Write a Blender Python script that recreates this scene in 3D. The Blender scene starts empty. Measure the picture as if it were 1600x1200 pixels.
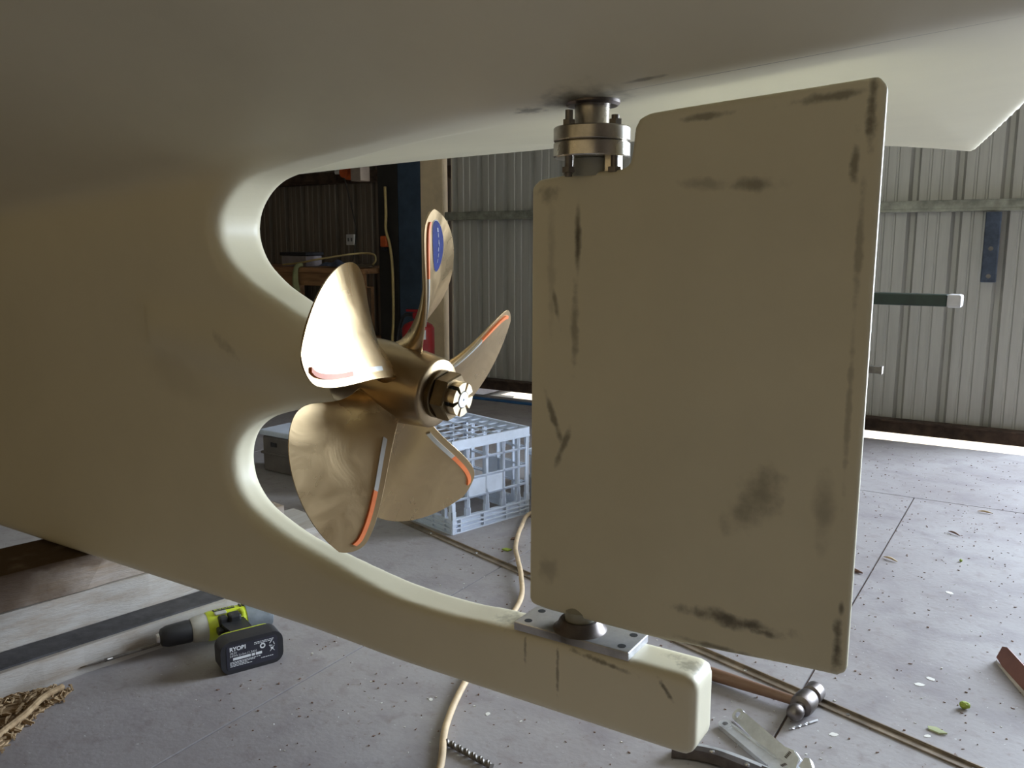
import bpy, bmesh, math, random
import numpy as np
from math import pi, sin, cos, radians, sqrt, atan2
from mathutils import Vector, Matrix
random.seed(7)
C = bpy.context.scene.collection
scene = bpy.context.scene

# ------------------------------------------------------------------ camera, world, light, exposure
F, CAM_H = 1340., .82
pitch, yaw = radians(9.3), radians(57.66)
fh = Vector((-cos(yaw), sin(yaw), 0)); rt = Vector((sin(yaw), cos(yaw), 0))
fw = fh*cos(pitch) + Vector((0, 0, -sin(pitch))); up = rt.cross(fw)
cd = bpy.data.cameras.new('camera'); cam = bpy.data.objects.new('camera', cd); C.objects.link(cam)
cam.matrix_world = Matrix(((rt.x, up.x, -fw.x, 0), (rt.y, up.y, -fw.y, 0), (rt.z, up.z, -fw.z, CAM_H), (0, 0, 0, 1)))
cd.sensor_width = 36; cd.lens = F/1600*36; cd.clip_start = .05
scene.camera = cam

world = bpy.data.worlds.new('world'); scene.world = world; world.use_nodes = True
wb = world.node_tree.nodes['Background']
wb.inputs[0].default_value = (.62, .78, 1, 1); wb.inputs[1].default_value = 1.5

sd = bpy.data.lights.new('sun', 'SUN'); sun = bpy.data.objects.new('sun', sd); C.objects.link(sun)
sd.energy = 9; sd.angle = radians(.6); sd.color = (1, .94, .84)
sun.rotation_euler = Vector((.25, -.55, -1.15)).to_track_quat('-Z', 'Y').to_euler()

def area(name, loc, size, to, power, col):
    a = bpy.data.lights.new(name, 'AREA'); a.shape = 'RECTANGLE'; a.size, a.size_y = size; a.energy = power; a.color = col
    o = bpy.data.objects.new(name, a); C.objects.link(o); o.location = loc
    o.rotation_euler = (Vector(to)-Vector(loc)).to_track_quat('-Z', 'Z').to_euler(); return o
# daylight through the open doorway in the back wall, right of the frame
area('doorway_daylight', (1.70, 4.7, 1.45), (2.1, 2.7), (1.70, 0, 1.45), 560, (.75, .865, 1))
# warm fill added behind the camera for the dark hull side; no real lamp
area('rear_fill_light', (-1.2, -3.95, 1.4), (7.0, 2.6), (-1.2, 0, 1.3), 20, (1, .775, .40))

vs = scene.view_settings
vs.view_transform = 'Standard'; vs.look = 'None'; vs.gamma = 1; vs.use_curve_mapping = False; vs.exposure = 0.0
scene.cycles.max_bounces = 8; scene.cycles.diffuse_bounces = 5

# ------------------------------------------------------------------ materials
def new_mat(name):
    m = bpy.data.materials.new(name); m.use_nodes = True
    return m, m.node_tree.nodes, m.node_tree.links, m.node_tree.nodes['Principled BSDF']
def mat(name, col, rough=.6, metal=0, var=.12, nscale=12, bump=0, bscale=60, stretch=(1, 1, 1), col2=None, fac2=.5, spec=None, rvar=0, coat=0):
    m, n, l, b = new_mat(name)
    b.inputs['Roughness'].default_value = rough; b.inputs['Metallic'].default_value = metal
    if coat: b.inputs['Coat Weight'].default_value = coat; b.inputs['Coat Roughness'].default_value = .15
    if spec is not None: b.inputs['Specular IOR Level'].default_value = spec
    tc = n.new('ShaderNodeTexCoord'); mp = n.new('ShaderNodeMapping'); mp.inputs['Scale'].default_value = stretch
    l.new(tc.outputs['Object'], mp.inputs[0])
    nt = n.new('ShaderNodeTexNoise'); nt.inputs['Scale'].default_value = nscale; nt.inputs['Detail'].default_value = 6; nt.inputs['Roughness'].default_value = .6
    l.new(mp.outputs[0], nt.inputs['Vector'])
    mx = n.new('ShaderNodeMix'); mx.data_type = 'RGBA'
    c2 = col2 if col2 else tuple(c*(1-var*2) for c in col); c1 = col if col2 else tuple(min(1, c*(1+var)) for c in col)
    mx.inputs['A'].default_value = (*c1, 1); mx.inputs['B'].default_value = (*c2, 1)
    mr = n.new('ShaderNodeMapRange'); mr.inputs[1].default_value = fac2-.18; mr.inputs[2].default_value = fac2+.18
    l.new(nt.outputs[0], mr.inputs[0]); l.new(mr.outputs[0], mx.inputs['Factor'])
    l.new(mx.outputs['Result'], b.inputs['Base Color'])
    if rvar:
        r2 = n.new('ShaderNodeMapRange'); r2.inputs[1].default_value = .3; r2.inputs[2].default_value = .7
        r2.inputs[3].default_value = rough-rvar; r2.inputs[4].default_value = rough+rvar
        l.new(nt.outputs[0], r2.inputs[0]); l.new(r2.outputs[0], b.inputs['Roughness'])
    if bump:
        bn = n.new('ShaderNodeTexNoise'); bn.inputs['Scale'].default_value = bscale; bn.inputs['Detail'].default_value = 4
        l.new(mp.outputs[0], bn.inputs['Vector'])
        bp = n.new('ShaderNodeBump'); bp.inputs['Strength'].default_value = bump; bp.inputs['Distance'].default_value = .004
        l.new(bn.outputs[0], bp.inputs['Height']); l.new(bp.outputs[0], b.inputs['Normal'])
    return m
def add_stains_shade(m, patches, col, origin=(0, 0, 0), soft=.9):
    """dirt marks and painted keel shadow with a place of their own: (centre, radii, tilt about Y, strength, noise scale)"""
    n, l = m.node_tree.nodes, m.node_tree.links; b = n['Principled BSDF']
    src = b.inputs['Base Color'].links[0].from_socket
    tc = n.new('ShaderNodeTexCoord'); acc = None
    for c, r, rot, st, ns in patches:
        mp = n.new('ShaderNodeMapping'); mp.vector_type = 'TEXTURE'
        mp.inputs['Location'].default_value = tuple(c[i]-origin[i] for i in range(3))
        mp.inputs['Rotation'].default_value = (0, rot, 0); mp.inputs['Scale'].default_value = r
        l.new(tc.outputs['Object'], mp.inputs[0])
        ln = n.new('ShaderNodeVectorMath'); ln.operation = 'LENGTH'; l.new(mp.outputs[0], ln.inputs[0])
        nz = n.new('ShaderNodeTexNoise'); nz.inputs['Scale'].default_value = ns; nz.inputs['Detail'].default_value = 5
        l.new(tc.outputs['Object'], nz.inputs['Vector'])
        ad = n.new('ShaderNodeMath'); ad.operation = 'MULTIPLY_ADD'; l.new(nz.outputs[0], ad.inputs[0]); ad.inputs[1].default_value = 1.6
        l.new(ln.outputs['Value'], ad.inputs[2])
        mr = n.new('ShaderNodeMapRange'); mr.interpolation_type = 'SMOOTHSTEP'
        mr.inputs[1].default_value = 1.0; mr.inputs[2].default_value = 1.0+soft; mr.inputs[3].default_value = st; mr.inputs[4].default_value = 0
        l.new(ad.outputs[0], mr.inputs[0])
        if acc is None: acc = mr.outputs[0]
        else:
            mxm = n.new('ShaderNodeMath'); mxm.operation = 'MAXIMUM'; l.new(acc, mxm.inputs[0]); l.new(mr.outputs[0], mxm.inputs[1]); acc = mxm.outputs[0]
    mx = n.new('ShaderNodeMix'); mx.data_type = 'RGBA'; mx.inputs['B'].default_value = (*col, 1)
    l.new(src, mx.inputs['A']); l.new(acc, mx.inputs['Factor']); l.new(mx.outputs['Result'], b.inputs['Base Color'])

HB = (-1.6, .95, .205)            # base of the hull (on the blocks)
RB = (-.488, .95, .335)           # base of the rudder
hull_m = mat('hull_paint', (.73, .68, .515), .42, var=.035, nscale=2.2, bump=.02, bscale=120, spec=.4)
add_stains_shade(hull_m, [
    ((-.488, .93, .99), (.06, .05, .05), 0, .85, 30), ((-.56, .93, .975), (.03, .02, .02), .5, .7, 90),
    ((-.40, .90, .99), (.03, .004, .03), .2, .6, 60), ((-1.10, .91, .66), (.05, .03, .012), .5, .35, 60),
    ((-.36, .915, .285), (.018, .012, .004), .9, .8, 120), ((-.51, .915, .27), (.003, .01, .05), 0, .6, 150),
    ((-.56, .915, .29), (.003, .01, .03), 0, .55, 150), ((-.45, .915, .298), (.05, .01, .004), .1, .7, 120),
    ((-.34, .95, .305), (.02, .02, .012), 0, .55, 150), ((-.36, .96, .312), (.025, .01, .01), 0, .35, 200),
    ((-1.02, .98, .34), (.012, .01, .01), 0, .5, 150), ((-.60, .95, .302), (.03, .03, .008), 0, .5, 120),
    ((-.22, .921, 1.005), (.34, .0010, .04), 0, .75, 6), ((-1.25, .915, .60), (.10, .02, .05), .4, .10, 12)],
    (.10, .085, .055), HB)
rudder_m = mat('rudder_paint', (.66, .615, .45), .5, var=.03, nscale=5, bump=.02, bscale=140, spec=.35)
add_stains_shade(rudder_m, [
    ((-.497, .93, .825), (.006, .03, .05), 0, 1.0, 40), ((-.500, .93, .72), (.007, .03, .06), 0, .55, 70),
    ((-.528, .93, .745), (.005, .03, .03), -.2, .65, 60), ((-.535, .93, .80), (.008, .03, .10), 0, .25, 50),
    ((-.53, .93, .60), (.006, .03, .05), -.4, .75, 60), ((-.515, .93, .565), (.006, .03, .035), .4, .7, 60),
    ((-.282, .93, .882), (.035, .03, .010), 0, .65, 50), ((-.34, .93, .885), (.03, .03, .008), 0, .4, 60),
    ((-.268, .93, .535), (.028, .03, .055), .55, .55, 45), ((-.195, .93, .53), (.016, .03, .06), 0, .45, 30),
    ((-.285, .93, .385), (.075, .03, .011), .05, .95, 55), ((-.25, .93, .378), (.03, .03, .006), .1, .9, 80),
    ((-.30, .93, .347), (.06, .03, .005), .05, .7, 60),
    ((-.172, .94, .96), (.007, .03, .05), 0, .85, 70), ((-.185, .94, .90), (.006, .03, .03), 0, .7, 80),
    ((-.21, .94, .968), (.05, .03, .006), -.1, .7, 70), ((-.34, .93, .957), (.03, .03, .005), -.1, .65, 70),
    ((-.172, .94, .38), (.007, .03, .04), 0, .95, 70), ((-.170, .94, .425), (.004, .03, .01), 0, .8, 40),
    ((-.176, .94, .82), (.005, .03, .08), 0, .45, 80), ((-.176, .94, .65), (.004, .03, .10), 0, .4, 80),
    ((-.54, .93, .88), (.02, .03, .012), 0, .5, 80), ((-.537, .93, .395), (.02, .03, .02), 0, .35, 60)],
    (.13, .115, .085), RB)

def bronze():
    m, n, l, b = new_mat('polished_bronze')
    b.inputs['Metallic'].default_value = 1
    tc = n.new('ShaderNodeTexCoord')
    nz = n.new('ShaderNodeTexNoise'); nz.inputs['Scale'].default_value = 14; nz.inputs['Detail'].default_value = 4; nz.inputs['Distortion'].default_value = .8
    l.new(tc.outputs['Object'], nz.inputs['Vector'])
    cr = n.new('ShaderNodeMix'); cr.data_type = 'RGBA'; cr.inputs['A'].default_value = (.66, .50, .29, 1); cr.inputs['B'].default_value = (.44, .315, .175, 1)
    l.new(nz.outputs[0], cr.inputs['Factor']); l.new(cr.outputs['Result'], b.inputs['Base Color'])
    mr = n.new('ShaderNodeMapRange'); mr.inputs[1].default_value = .35; mr.inputs[2].default_value = .65; mr.inputs[3].default_value = .24; mr.inputs[4].default_value = .36
    l.new(nz.outputs[0], mr.inputs[0]); l.new(mr.outputs[0], b.inputs['Roughness'])
    bp = n.new('ShaderNodeBump'); bp.inputs['Strength'].default_value = .25; bp.inputs['Distance'].default_value = .004
    l.new(nz.outputs[0], bp.inputs['Height']); l.new(bp.outputs[0], b.inputs['Normal'])
    return m
bronze_m = bronze()
bronze2_m = mat('turned_bronze', (.35, .26, .155), .30, 1, .05, 30); nut_m = mat('nut_bronze', (.17, .125, .07), .42, 1, .15, 30); lug_m = mat('lug_bronze', (.78, .66, .46), .3, 1, .05, 30)
steel_m = mat('stainless_steel', (.60, .56, .50), .30, 1, .18, 25, bump=.05, rvar=.08)
dsteel_m = mat('dark_steel', (.22, .20, .18), .5, .8, .2, 40)
plate_m = mat('milled_plate', (.62, .62, .64), .48, 1, .15, 20, rvar=.1)
add_stains_shade(plate_m, [((-.50, .93, .325), (.05, .03, .03), 0, .9, 40)], (.10, .08, .055), (-.495, .95, .308))
alu_m = mat('aluminium', (.75, .75, .76), .25, 1, .04, 30)
silver_m = mat('silver_strip', (.62, .62, .60), .35, .5, .05, 30)
orange_m = mat('orange_strip', (.85, .22, .07), .45, 0, .05, 60)
blue_m = mat('blue_decal', (.005, .018, .15), .65, spec=.15, metal=0, var=.15, nscale=80)
white_m = mat('white_print', (.75, .77, .80), .5, 0, .03, 60)
black_m = mat('black_plastic', (.022, .022, .026), .45, 0, .1, 60)
hole_m = mat('dark_hole', (.01, .01, .01), .8)
lime_m = mat('lime_plastic', (.50, .58, .03), .4, 0, .08, 30)
grey_m = mat('grey_rubber', (.16, .18, .20), .55, 0, .15, 40)
chuck_m = mat('collar_grey', (.42, .41, .38), .5, 0, .1, 40)
crate_m = mat('crate_plastic', (.60, .66, .78), .5, 0, .07, 14)
box_m = mat('grey_box_plastic', (.40, .41, .41), .55, 0, .12, 10)
conc_m = mat('concrete', (.35, .33, .333), .62, 0, nscale=2.2, col2=(.27, .245, .248), fac2=.50, bump=.15, bscale=90, stretch=(1, 1, 1), spec=.35)
def concrete_marks(m):
    n, l = m.node_tree.nodes, m.node_tree.links; b = n['Principled BSDF']; src = b.inputs['Base Color'].links[0].from_socket
    g = n.new('ShaderNodeNewGeometry')
    for sc, lo, hi, colr, st in ((26, .54, .76, (.20, .165, .16), .55), (7, .50, .72, (.20, .175, .19), .65), (60, .60, .74, (.20, .15, .13), .45), (150, .70, .73, (.75, .75, .76), .6), (110, .69, .72, (.17, .12, .10), .7)):
        nz = n.new('ShaderNodeTexNoise'); nz.inputs['Scale'].default_value = sc; nz.inputs['Detail'].default_value = 5; nz.inputs['Distortion'].default_value = .4
        mp = n.new('ShaderNodeMapping'); mp.inputs['Location'].default_value = (sc, 0, 0); mp.inputs['Rotation'].default_value = (0, 0, sc)
        l.new(g.outputs['Position'], mp.inputs[0]); l.new(mp.outputs[0], nz.inputs['Vector'])
        mr = n.new('ShaderNodeMapRange'); mr.inputs[1].default_value = lo; mr.inputs[2].default_value = hi; mr.inputs[4].default_value = st
        l.new(nz.outputs[0], mr.inputs[0]); mx = n.new('ShaderNodeMix'); mx.data_type = 'RGBA'; mx.inputs['B'].default_value = (*colr, 1)
        l.new(src, mx.inputs['A']); l.new(mr.outputs[0], mx.inputs['Factor']); src = mx.outputs['Result']
    l.new(src, b.inputs['Base Color'])
concrete_marks(conc_m)
joint_m = mat('joint_dirt', (.16, .10, .08), .9, 0, .2, 30)
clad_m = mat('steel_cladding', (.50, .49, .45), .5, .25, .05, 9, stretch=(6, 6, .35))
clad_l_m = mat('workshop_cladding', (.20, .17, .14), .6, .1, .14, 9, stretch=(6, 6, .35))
girt_m = mat('girt_steel', (.34, .34, .28), .55, .4, .2, 22, bump=.1)
rail_m = mat('rusty_rail', (.085, .055, .04), .8, .2, .3, 18, bump=.3)
roof_m = mat('roof_steel', (.30, .27, .23), .6, .2, .1, 4)
wood_wall_m = mat('timber_lining', (.15, .11, .075), .7, 0, .15, 4, stretch=(1, 1, 6))
ground_m = mat('dry_ground', (.62, .55, .45), .9, 0, .1, 2)
wood_m = mat('weathered_timber', (.34, .29, .25), .75, 0, nscale=5, col2=(.24, .17, .11), fac2=.52, bump=.3, bscale=40, stretch=(9, 1, 9))
wood2_m = mat('pale_timber', (.42, .39, .36), .7, 0, nscale=5, col2=(.30, .24, .18), fac2=.6, bump=.25, bscale=40, stretch=(9, 1, 9))
add_stains_shade(wood_m, [((-1.6, .74, .17), (.2, .22, .12), 0, .85, 14), ((-1.7, .9, .207), (.3, .4, .02), 0, .95, 20), ((-1.6, .95, .19), (.2, .08, .02), 0, .7, 30)], (.075, .042, .02), (-1.69, .765, .133))  # darker left part and top; last patch paints the keel's shadow on the block
dark_strip_m = mat('black_strip', (.055, .052, .055), .8, 0, .2, 40, bump=.2)
bench_m = mat('bench_pine', (.36, .19, .09), .65, 0, .2, 6, stretch=(1, 6, 6))
cream_m = mat('cream_post', (.80, .64, .42), .6, 0, .08, 8)
bluepost_m = mat('blue_post', (.045, .075, .12), .55, 0, .2, 8)
dpost_m = mat('dark_post', (.022, .02, .018), .7, 0, .2, 8)
red_m = mat('extinguisher_red', (.36, .015, .022), .4, 0, .05, 10, coat=.5)
hose_m = mat('tan_hose', (.60, .45, .28), .55, 0, .12, 30)
cord_m = mat('yellow_cord', (.50, .38, .16), .6)
green_m = mat('dark_green_paint', (.012, .03, .022), .4, 0, .15, 30)
handle_m = mat('hickory_handle', (.22, .13, .085), .5, 0, nscale=8, col2=(.15, .07, .035), fac2=.5, stretch=(1, 8, 8), bump=.1)
chrome_m = mat('chrome_tool', (.82, .83, .86), .42, .75, .1, 30)
burnt_m = mat('worn_steel', (.19, .165, .155), .42, 1, .2, 30)
jute_m = mat('jute_matting', (.42, .30, .17), .9, 0, nscale=60, col2=(.22, .14, .07), bump=.5)
chip_m = mat('dark_chip', (.20, .12, .09), .9)
pale_m = mat('pale_chip', (.72, .70, .66), .8)
rednd_m = mat('red_brown_board', (.26, .12, .10), .7)
leaf_m = mat('green_leaf', (.33, .42, .06), .6)
rag_b_m = mat('blue_cloth', (.22, .26, .38), .9, 0, .2, 20); rag_g_m = mat('green_cloth', (.30, .32, .16), .9)
orange_p_m = mat('orange_plastic', (.62, .12, .03), .5)
strip_m = mat('floor_strip', (.30, .24, .18), .5, .4, .25, 20)
steelbar_m = mat('blue_bracket', (.07, .09, .13), .6, .3, .2, 30)

# ------------------------------------------------------------------ mesh helpers (all shapes are made in world metres)
WL = {}
def wloc(o): return WL.get(o.name, Vector((0, 0, 0))) if o else Vector((0, 0, 0))
def thing(name, loc, label, cat, group=None, kind=None):
    o = bpy.data.objects.new(name, None); C.objects.link(o); o.location = loc; o.empty_display_size = .05
    WL[o.name] = Vector(loc); tag(o, label, cat, group, kind); return o
def tag(o, label=None, cat=None, group=None, kind=None):
    for k, v in (('label', label), ('category', cat), ('group', group), ('kind', kind)):
        if v: o[k] = v
    return o
def obj(name, bm, m, parent=None, base=None, smooth=False, label=None, kind=None):
    me = bpy.data.meshes.new(name)
    w = wloc(parent); off = Vector(base) if base is not None else w
    if isinstance(bm, bmesh.types.BMesh):
        bmesh.ops.translate(bm, verts=bm.verts, vec=-off); bmesh.ops.recalc_face_normals(bm, faces=bm.faces)
        bm.to_mesh(me); bm.free()
    else:
        v, f = bm; v = np.asarray(v, float)-np.array(off); me.from_pydata(v.tolist(), [], f if isinstance(f, list) else f.tolist())
    me.materials.append(m)
    if smooth:
        me.shade_smooth()
        if smooth != 'all': me.set_sharp_from_angle(angle=radians(38))
    o = bpy.data.objects.new(name, me); C.objects.link(o); o.parent = parent; o.location = off-w
    WL[o.name] = off
    if label: o['label'] = label
    if kind: o['kind'] = kind
    return o
def dup(o, parent, delta=(0, 0, 0)):
    c = o.copy(); C.objects.link(c); c.parent = parent; c.location = o.location+Vector(delta); WL[c.name] = wloc(o)+Vector(delta); return c
def NB(): return bmesh.new()
def frame(o, x, y=None, z=None):
    x = Vector(x).normalized()
    if z is None: z = Vector((0, 0, 1)) if abs(x.z) < .95 else Vector((0, 1, 0))
    z = Vector(z); y = z.cross(x).normalized(); z = x.cross(y)
    return Matrix(((x.x, y.x, z.x, o[0]), (x.y, y.y, z.y, o[1]), (x.z, y.z, z.z, o[2]), (0, 0, 0, 1)))
def box(bm, lo, hi, M=None, bev=0, seg=2):
    r = bmesh.ops.create_cube(bm, size=1)
    vs_ = r['verts']; s = [hi[i]-lo[i] for i in range(3)]; c = [(hi[i]+lo[i])/2 for i in range(3)]
    bmesh.ops.scale(bm, verts=vs_, vec=s); bmesh.ops.translate(bm, verts=vs_, vec=c)
    if bev:
        es = list({e for v in vs_ for e in v.link_edges})
        rr = bmesh.ops.bevel(bm, geom=es, offset=bev, segments=seg, affect='EDGES', profile=.5); vs_ = list(set(rr['verts']) | {v for v in vs_ if v.is_valid})
    if M is not None: bmesh.ops.transform(bm, matrix=M, verts=[v for v in vs_ if v.is_valid])
    return vs_
def lathe(bm, prof, M, n=32, a0=0, a1=2*pi):
    """prof: (s along local X, radius)"""
    full = abs(a1-a0-2*pi) < 1e-6; rings = []
    for s, r in prof:
        if r < 1e-6: rings.append([bm.verts.new(M @ Vector((s, 0, 0)))]); continue
        rings.append([bm.verts.new(M @ Vector((s, r*cos(a0+(a1-a0)*k/n), r*sin(a0+(a1-a0)*k/n)))) for k in range(n if full else n+1)])
    for A, B in zip(rings, rings[1:]):
        m_ = max(len(A), len(B))
        for k in range(m_ if full else m_-1):
            k2 = (k+1) % m_
            q = [A[k % len(A)], A[k2 % len(A)], B[k2 % len(B)], B[k % len(B)]]; u = []
            for v in q:
                if v not in u: u.append(v)
            if len(u) > 2: bm.faces.new(u)
def tube(bm, pts, r, n=8, cap=True):
    pts = [Vector(p) for p in pts]; rad = r if isinstance(r, (list, tuple)) else [r]*len(pts); rings = []; prev = None
    for i, p in enumerate(pts):
        t = (pts[min(i+1, len(pts)-1)]-pts[max(i-1, 0)]).normalized()
        if prev is None: a = t.orthogonal().normalized()
        else: a = (prev-t*prev.dot(t)).normalized()
        prev = a; b = t.cross(a)
        rings.append([bm.verts.new(p+(a*cos(2*pi*k/n)+b*sin(2*pi*k/n))*rad[i]) for k in range(n)])
    for A, B in zip(rings, rings[1:]):
        for k in range(n): bm.faces.new((A[k], A[(k+1) % n], B[(k+1) % n], B[k]))
    if cap: bm.faces.new(rings[0]); bm.faces.new(rings[-1][::-1])
def spline(P, n=8):
    P = [Vector(p) for p in P]; P = [P[0]*2-P[1]]+P+[P[-1]*2-P[-2]]; out = []
    for i in range(1, len(P)-2):
        for k in range(n):
            t = k/n; a, b, c, d = P[i-1:i+3]
            out.append(.5*((2*b)+(c-a)*t+(2*a-5*b+4*c-d)*t*t+(3*b-a-3*c+d)*t**3))
    out.append(P[-2]); return out
def prism(bm, poly, h0, h1, M):
    A = [bm.verts.new(M @ Vector((x, y, h0))) for x, y in poly]; B = [bm.verts.new(M @ Vector((x, y, h1))) for x, y in poly]
    n = len(poly); bm.faces.new(A[::-1]); bm.faces.new(B)
    for k in range(n): bm.faces.new((A[k], A[(k+1) % n], B[(k+1) % n], B[k]))
def text_mesh(body, size, extrude=0.0002, bold=0):
    cu = bpy.data.curves.new('text', 'FONT'); cu.body = body; cu.size = size; cu.extrude = extrude; cu.offset = bold
    cu.align_x = 'LEFT'; cu.align_y = 'CENTER'
    to = bpy.data.objects.new('text', cu); C.objects.link(to)
    dg = bpy.context.evaluated_depsgraph_get(); dg.update(); me = bpy.data.meshes.new_from_object(to.evaluated_get(dg))
    bm = bmesh.new(); bm.from_mesh(me); bpy.data.objects.remove(to); bpy.data.curves.remove(cu); bpy.data.meshes.remove(me); return bm

# ---- implicit surfaces turned into clean smooth meshes (surface nets)
def surface_nets(G, xs, ys, zs):
    ins = G < 0; nx, ny, nz = G.shape
    cnt = np.zeros((nx-1, ny-1, nz-1), np.uint8)
    for i in (0, 1):
        for j in (0, 1):
            for k in (0, 1): cnt += ins[i:nx-1+i, j:ny-1+j, k:nz-1+k]
    act = np.argwhere((cnt > 0) & (cnt < 8)); idx = -np.ones((nx-1, ny-1, nz-1), np.int64); idx[tuple(act.T)] = np.arange(len(act))
    S = np.zeros((len(act), 3)); N = np.zeros(len(act)); ax = [np.asarray(a) for a in (xs, ys, zs)]
    corners = [(i, j, k) for i in (0, 1) for j in (0, 1) for k in (0, 1)]
    for a in corners:
        for d in range(3):
            if a[d]: continue
            b = list(a); b[d] = 1
            A = act+np.array(a); B = act+np.array(b)
            va = G[tuple(A.T)]; vb = G[tuple(B.T)]; m = (va < 0) != (vb < 0)
            t = np.where(m, va/np.where(m, va-vb, 1), 0)
            P = np.stack([ax[q][A[:, q]]*(1-t)+ax[q][B[:, q]]*t for q in range(3)], 1)
            S += P*m[:, None]; N += m
    V = S/N[:, None]; faces = []
    for d in range(3):
        s0 = [slice(None)]*3; s1 = [slice(None)]*3; s0[d] = slice(0, -1); s1[d] = slice(1, None)
        ch = ins[tuple(s0)] != ins[tuple(s1)]; e = np.argwhere(ch); u, w = (d+1) % 3, (d+2) % 3
        lim = np.array([nx, ny, nz])
        ok = (e[:, u] > 0) & (e[:, w] > 0) & (e[:, u] < lim[u]-1) & (e[:, w] < lim[w]-1); e = e[ok]
        def c(du, dw): q = e.copy(); q[:, u] -= du; q[:, w] -= dw; return idx[tuple(q.T)]
        Q = np.stack([c(1, 1), c(0, 1), c(0, 0), c(1, 0)], 1); fl = ins[tuple(e.T)]
        Q[~fl] = Q[~fl][:, ::-1]; faces.append(Q)
    return V, np.concatenate(faces)
def np_obj(name, V, Q, m, parent, base):
    me = bpy.data.meshes.new(name); off = Vector(base); V = (V-np.array(off)).astype(np.float32)
    me.vertices.add(len(V)); me.vertices.foreach_set('co', V.ravel())
    me.loops.add(len(Q)*4); me.loops.foreach_set('vertex_index', Q.astype(np.int32).ravel())
    me.polygons.add(len(Q)); me.polygons.foreach_set('loop_start', np.arange(0, len(Q)*4, 4, dtype=np.int32)); me.update(calc_edges=True)
    me.shade_smooth(); me.materials.append(m)
    o = bpy.data.objects.new(name, me); C.objects.link(o); o.parent = parent; w = wloc(parent); o.location = off-w; WL[o.name] = off; return o
def sd_poly(P, X, Z):
    P = np.asarray(P, float); Q = np.roll(P, -1, 0); d = np.full(X.shape, 1e9); ins = np.zeros(X.shape, bool)
    for (ax_, az), (bx, bz) in zip(P, Q):
        ex, ez = bx-ax_, bz-az; wx, wz = X-ax_, Z-az
        t = np.clip((wx*ex+wz*ez)/(ex*ex+ez*ez+1e-12), 0, 1); d = np.minimum(d, (wx-ex*t)**2+(wz-ez*t)**2)
        c = ((az <= Z) & (bz > Z)) | ((bz <= Z) & (az > Z)); ins ^= c & (X < ax_+(Z-az)/(bz-az+1e-15)*ex)
    return np.where(ins, -1, 1)*np.sqrt(d)
def smin(a, b, k): h = np.clip(.5+.5*(b-a)/k, 0, 1); return b*(1-h)+a*h-k*h*(1-h)
def smax(a, b, k): return -smin(-a, -b, k)
def ss(x, a, b): t = np.clip((x-a)/(b-a), 0, 1); return t*t*(3-2*t)

# ================================================================== the setting
fl = thing('floor', (0, 0, 0), 'bluish grey concrete slab floor scattered with chips and paint spots', 'floor', kind='structure')
b = NB(); box(b, (-7, -4, -.12), (3.9, 3.84, -.006)); obj('joint_bed', b, joint_m, fl)
g = .0022
xs1 = [-7, -4.2, -2.65, -1.147, -.337, 1.4, 3.9]
for x0, x1 in zip(xs1, xs1[1:]):
    for y0, y1 in ((-4, -1.2), (-1.2, 2.99)):
        b = NB(); box(b, (x0+g, y0+g, -.03), (x1-g, y1-g, 0)); obj('concrete_slab', b, conc_m, fl)
for x0, x1 in ((-7, -2.9), (-2.9, 1.0), (1.0, 3.9)):
    b = NB(); box(b, (x0+g, 2.99+g, -.03), (x1-g, 3.84, 0)); obj('concrete_slab', b, conc_m, fl)
b = NB(); box(b, (-7, 3.845, -.12), (-3.0, 4.75, -.002)); obj('concrete_slab', b, conc_m, fl)
b = NB(); box(b, (-14, -8, -.30), (16, 16, -.14)); tag(obj('outside_ground', b, ground_m), 'sunlit pale ground outside beyond the gap under the shed door', 'ground', kind='structure')

def rib_profile(width, pitch=.171, depth=.030):
    P = [(0, 0)]; x = 0
    for k in range(round(width/pitch)):
        x0 = k*pitch
        P += [(x0+.010, 0), (x0+.022, depth), (x0+.040, depth), (x0+.052, 0), (x0+.082, 0), (x0+.086, .004), (x0+.092, .004), (x0+.096, 0),
              (x0+.126, 0), (x0+.130, .004), (x0+.136, .004), (x0+.140, 0), (x0+.1712, 0)]
    return P
def sheet_mesh(width, z0, z1, y, x0, th=.0012):
    b = NB(); P = rib_profile(width)
    fr = [[b.verts.new((x0+x, y+yy+t, z)) for x, yy in P] for t in (0, th) for z in (z0, z1)]
    for A, B_, fl_ in ((fr[0], fr[1], 0), (fr[2], fr[3], 1)):
        for k in range(len(P)-1):
            q = (A[k], A[k+1], B_[k+1], B_[k]); b.faces.new(q if not fl_ else q[::-1])
    for A, B_ in ((fr[0], fr[2]), (fr[1], fr[3])):
        for k in range(len(P)-1): b.faces.new((A[k], B_[k], B_[k+1], A[k+1]))
    for k in (0, -1): b.faces.new((fr[0][k], fr[1][k], fr[3][k], fr[2][k]))
    return b
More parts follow.
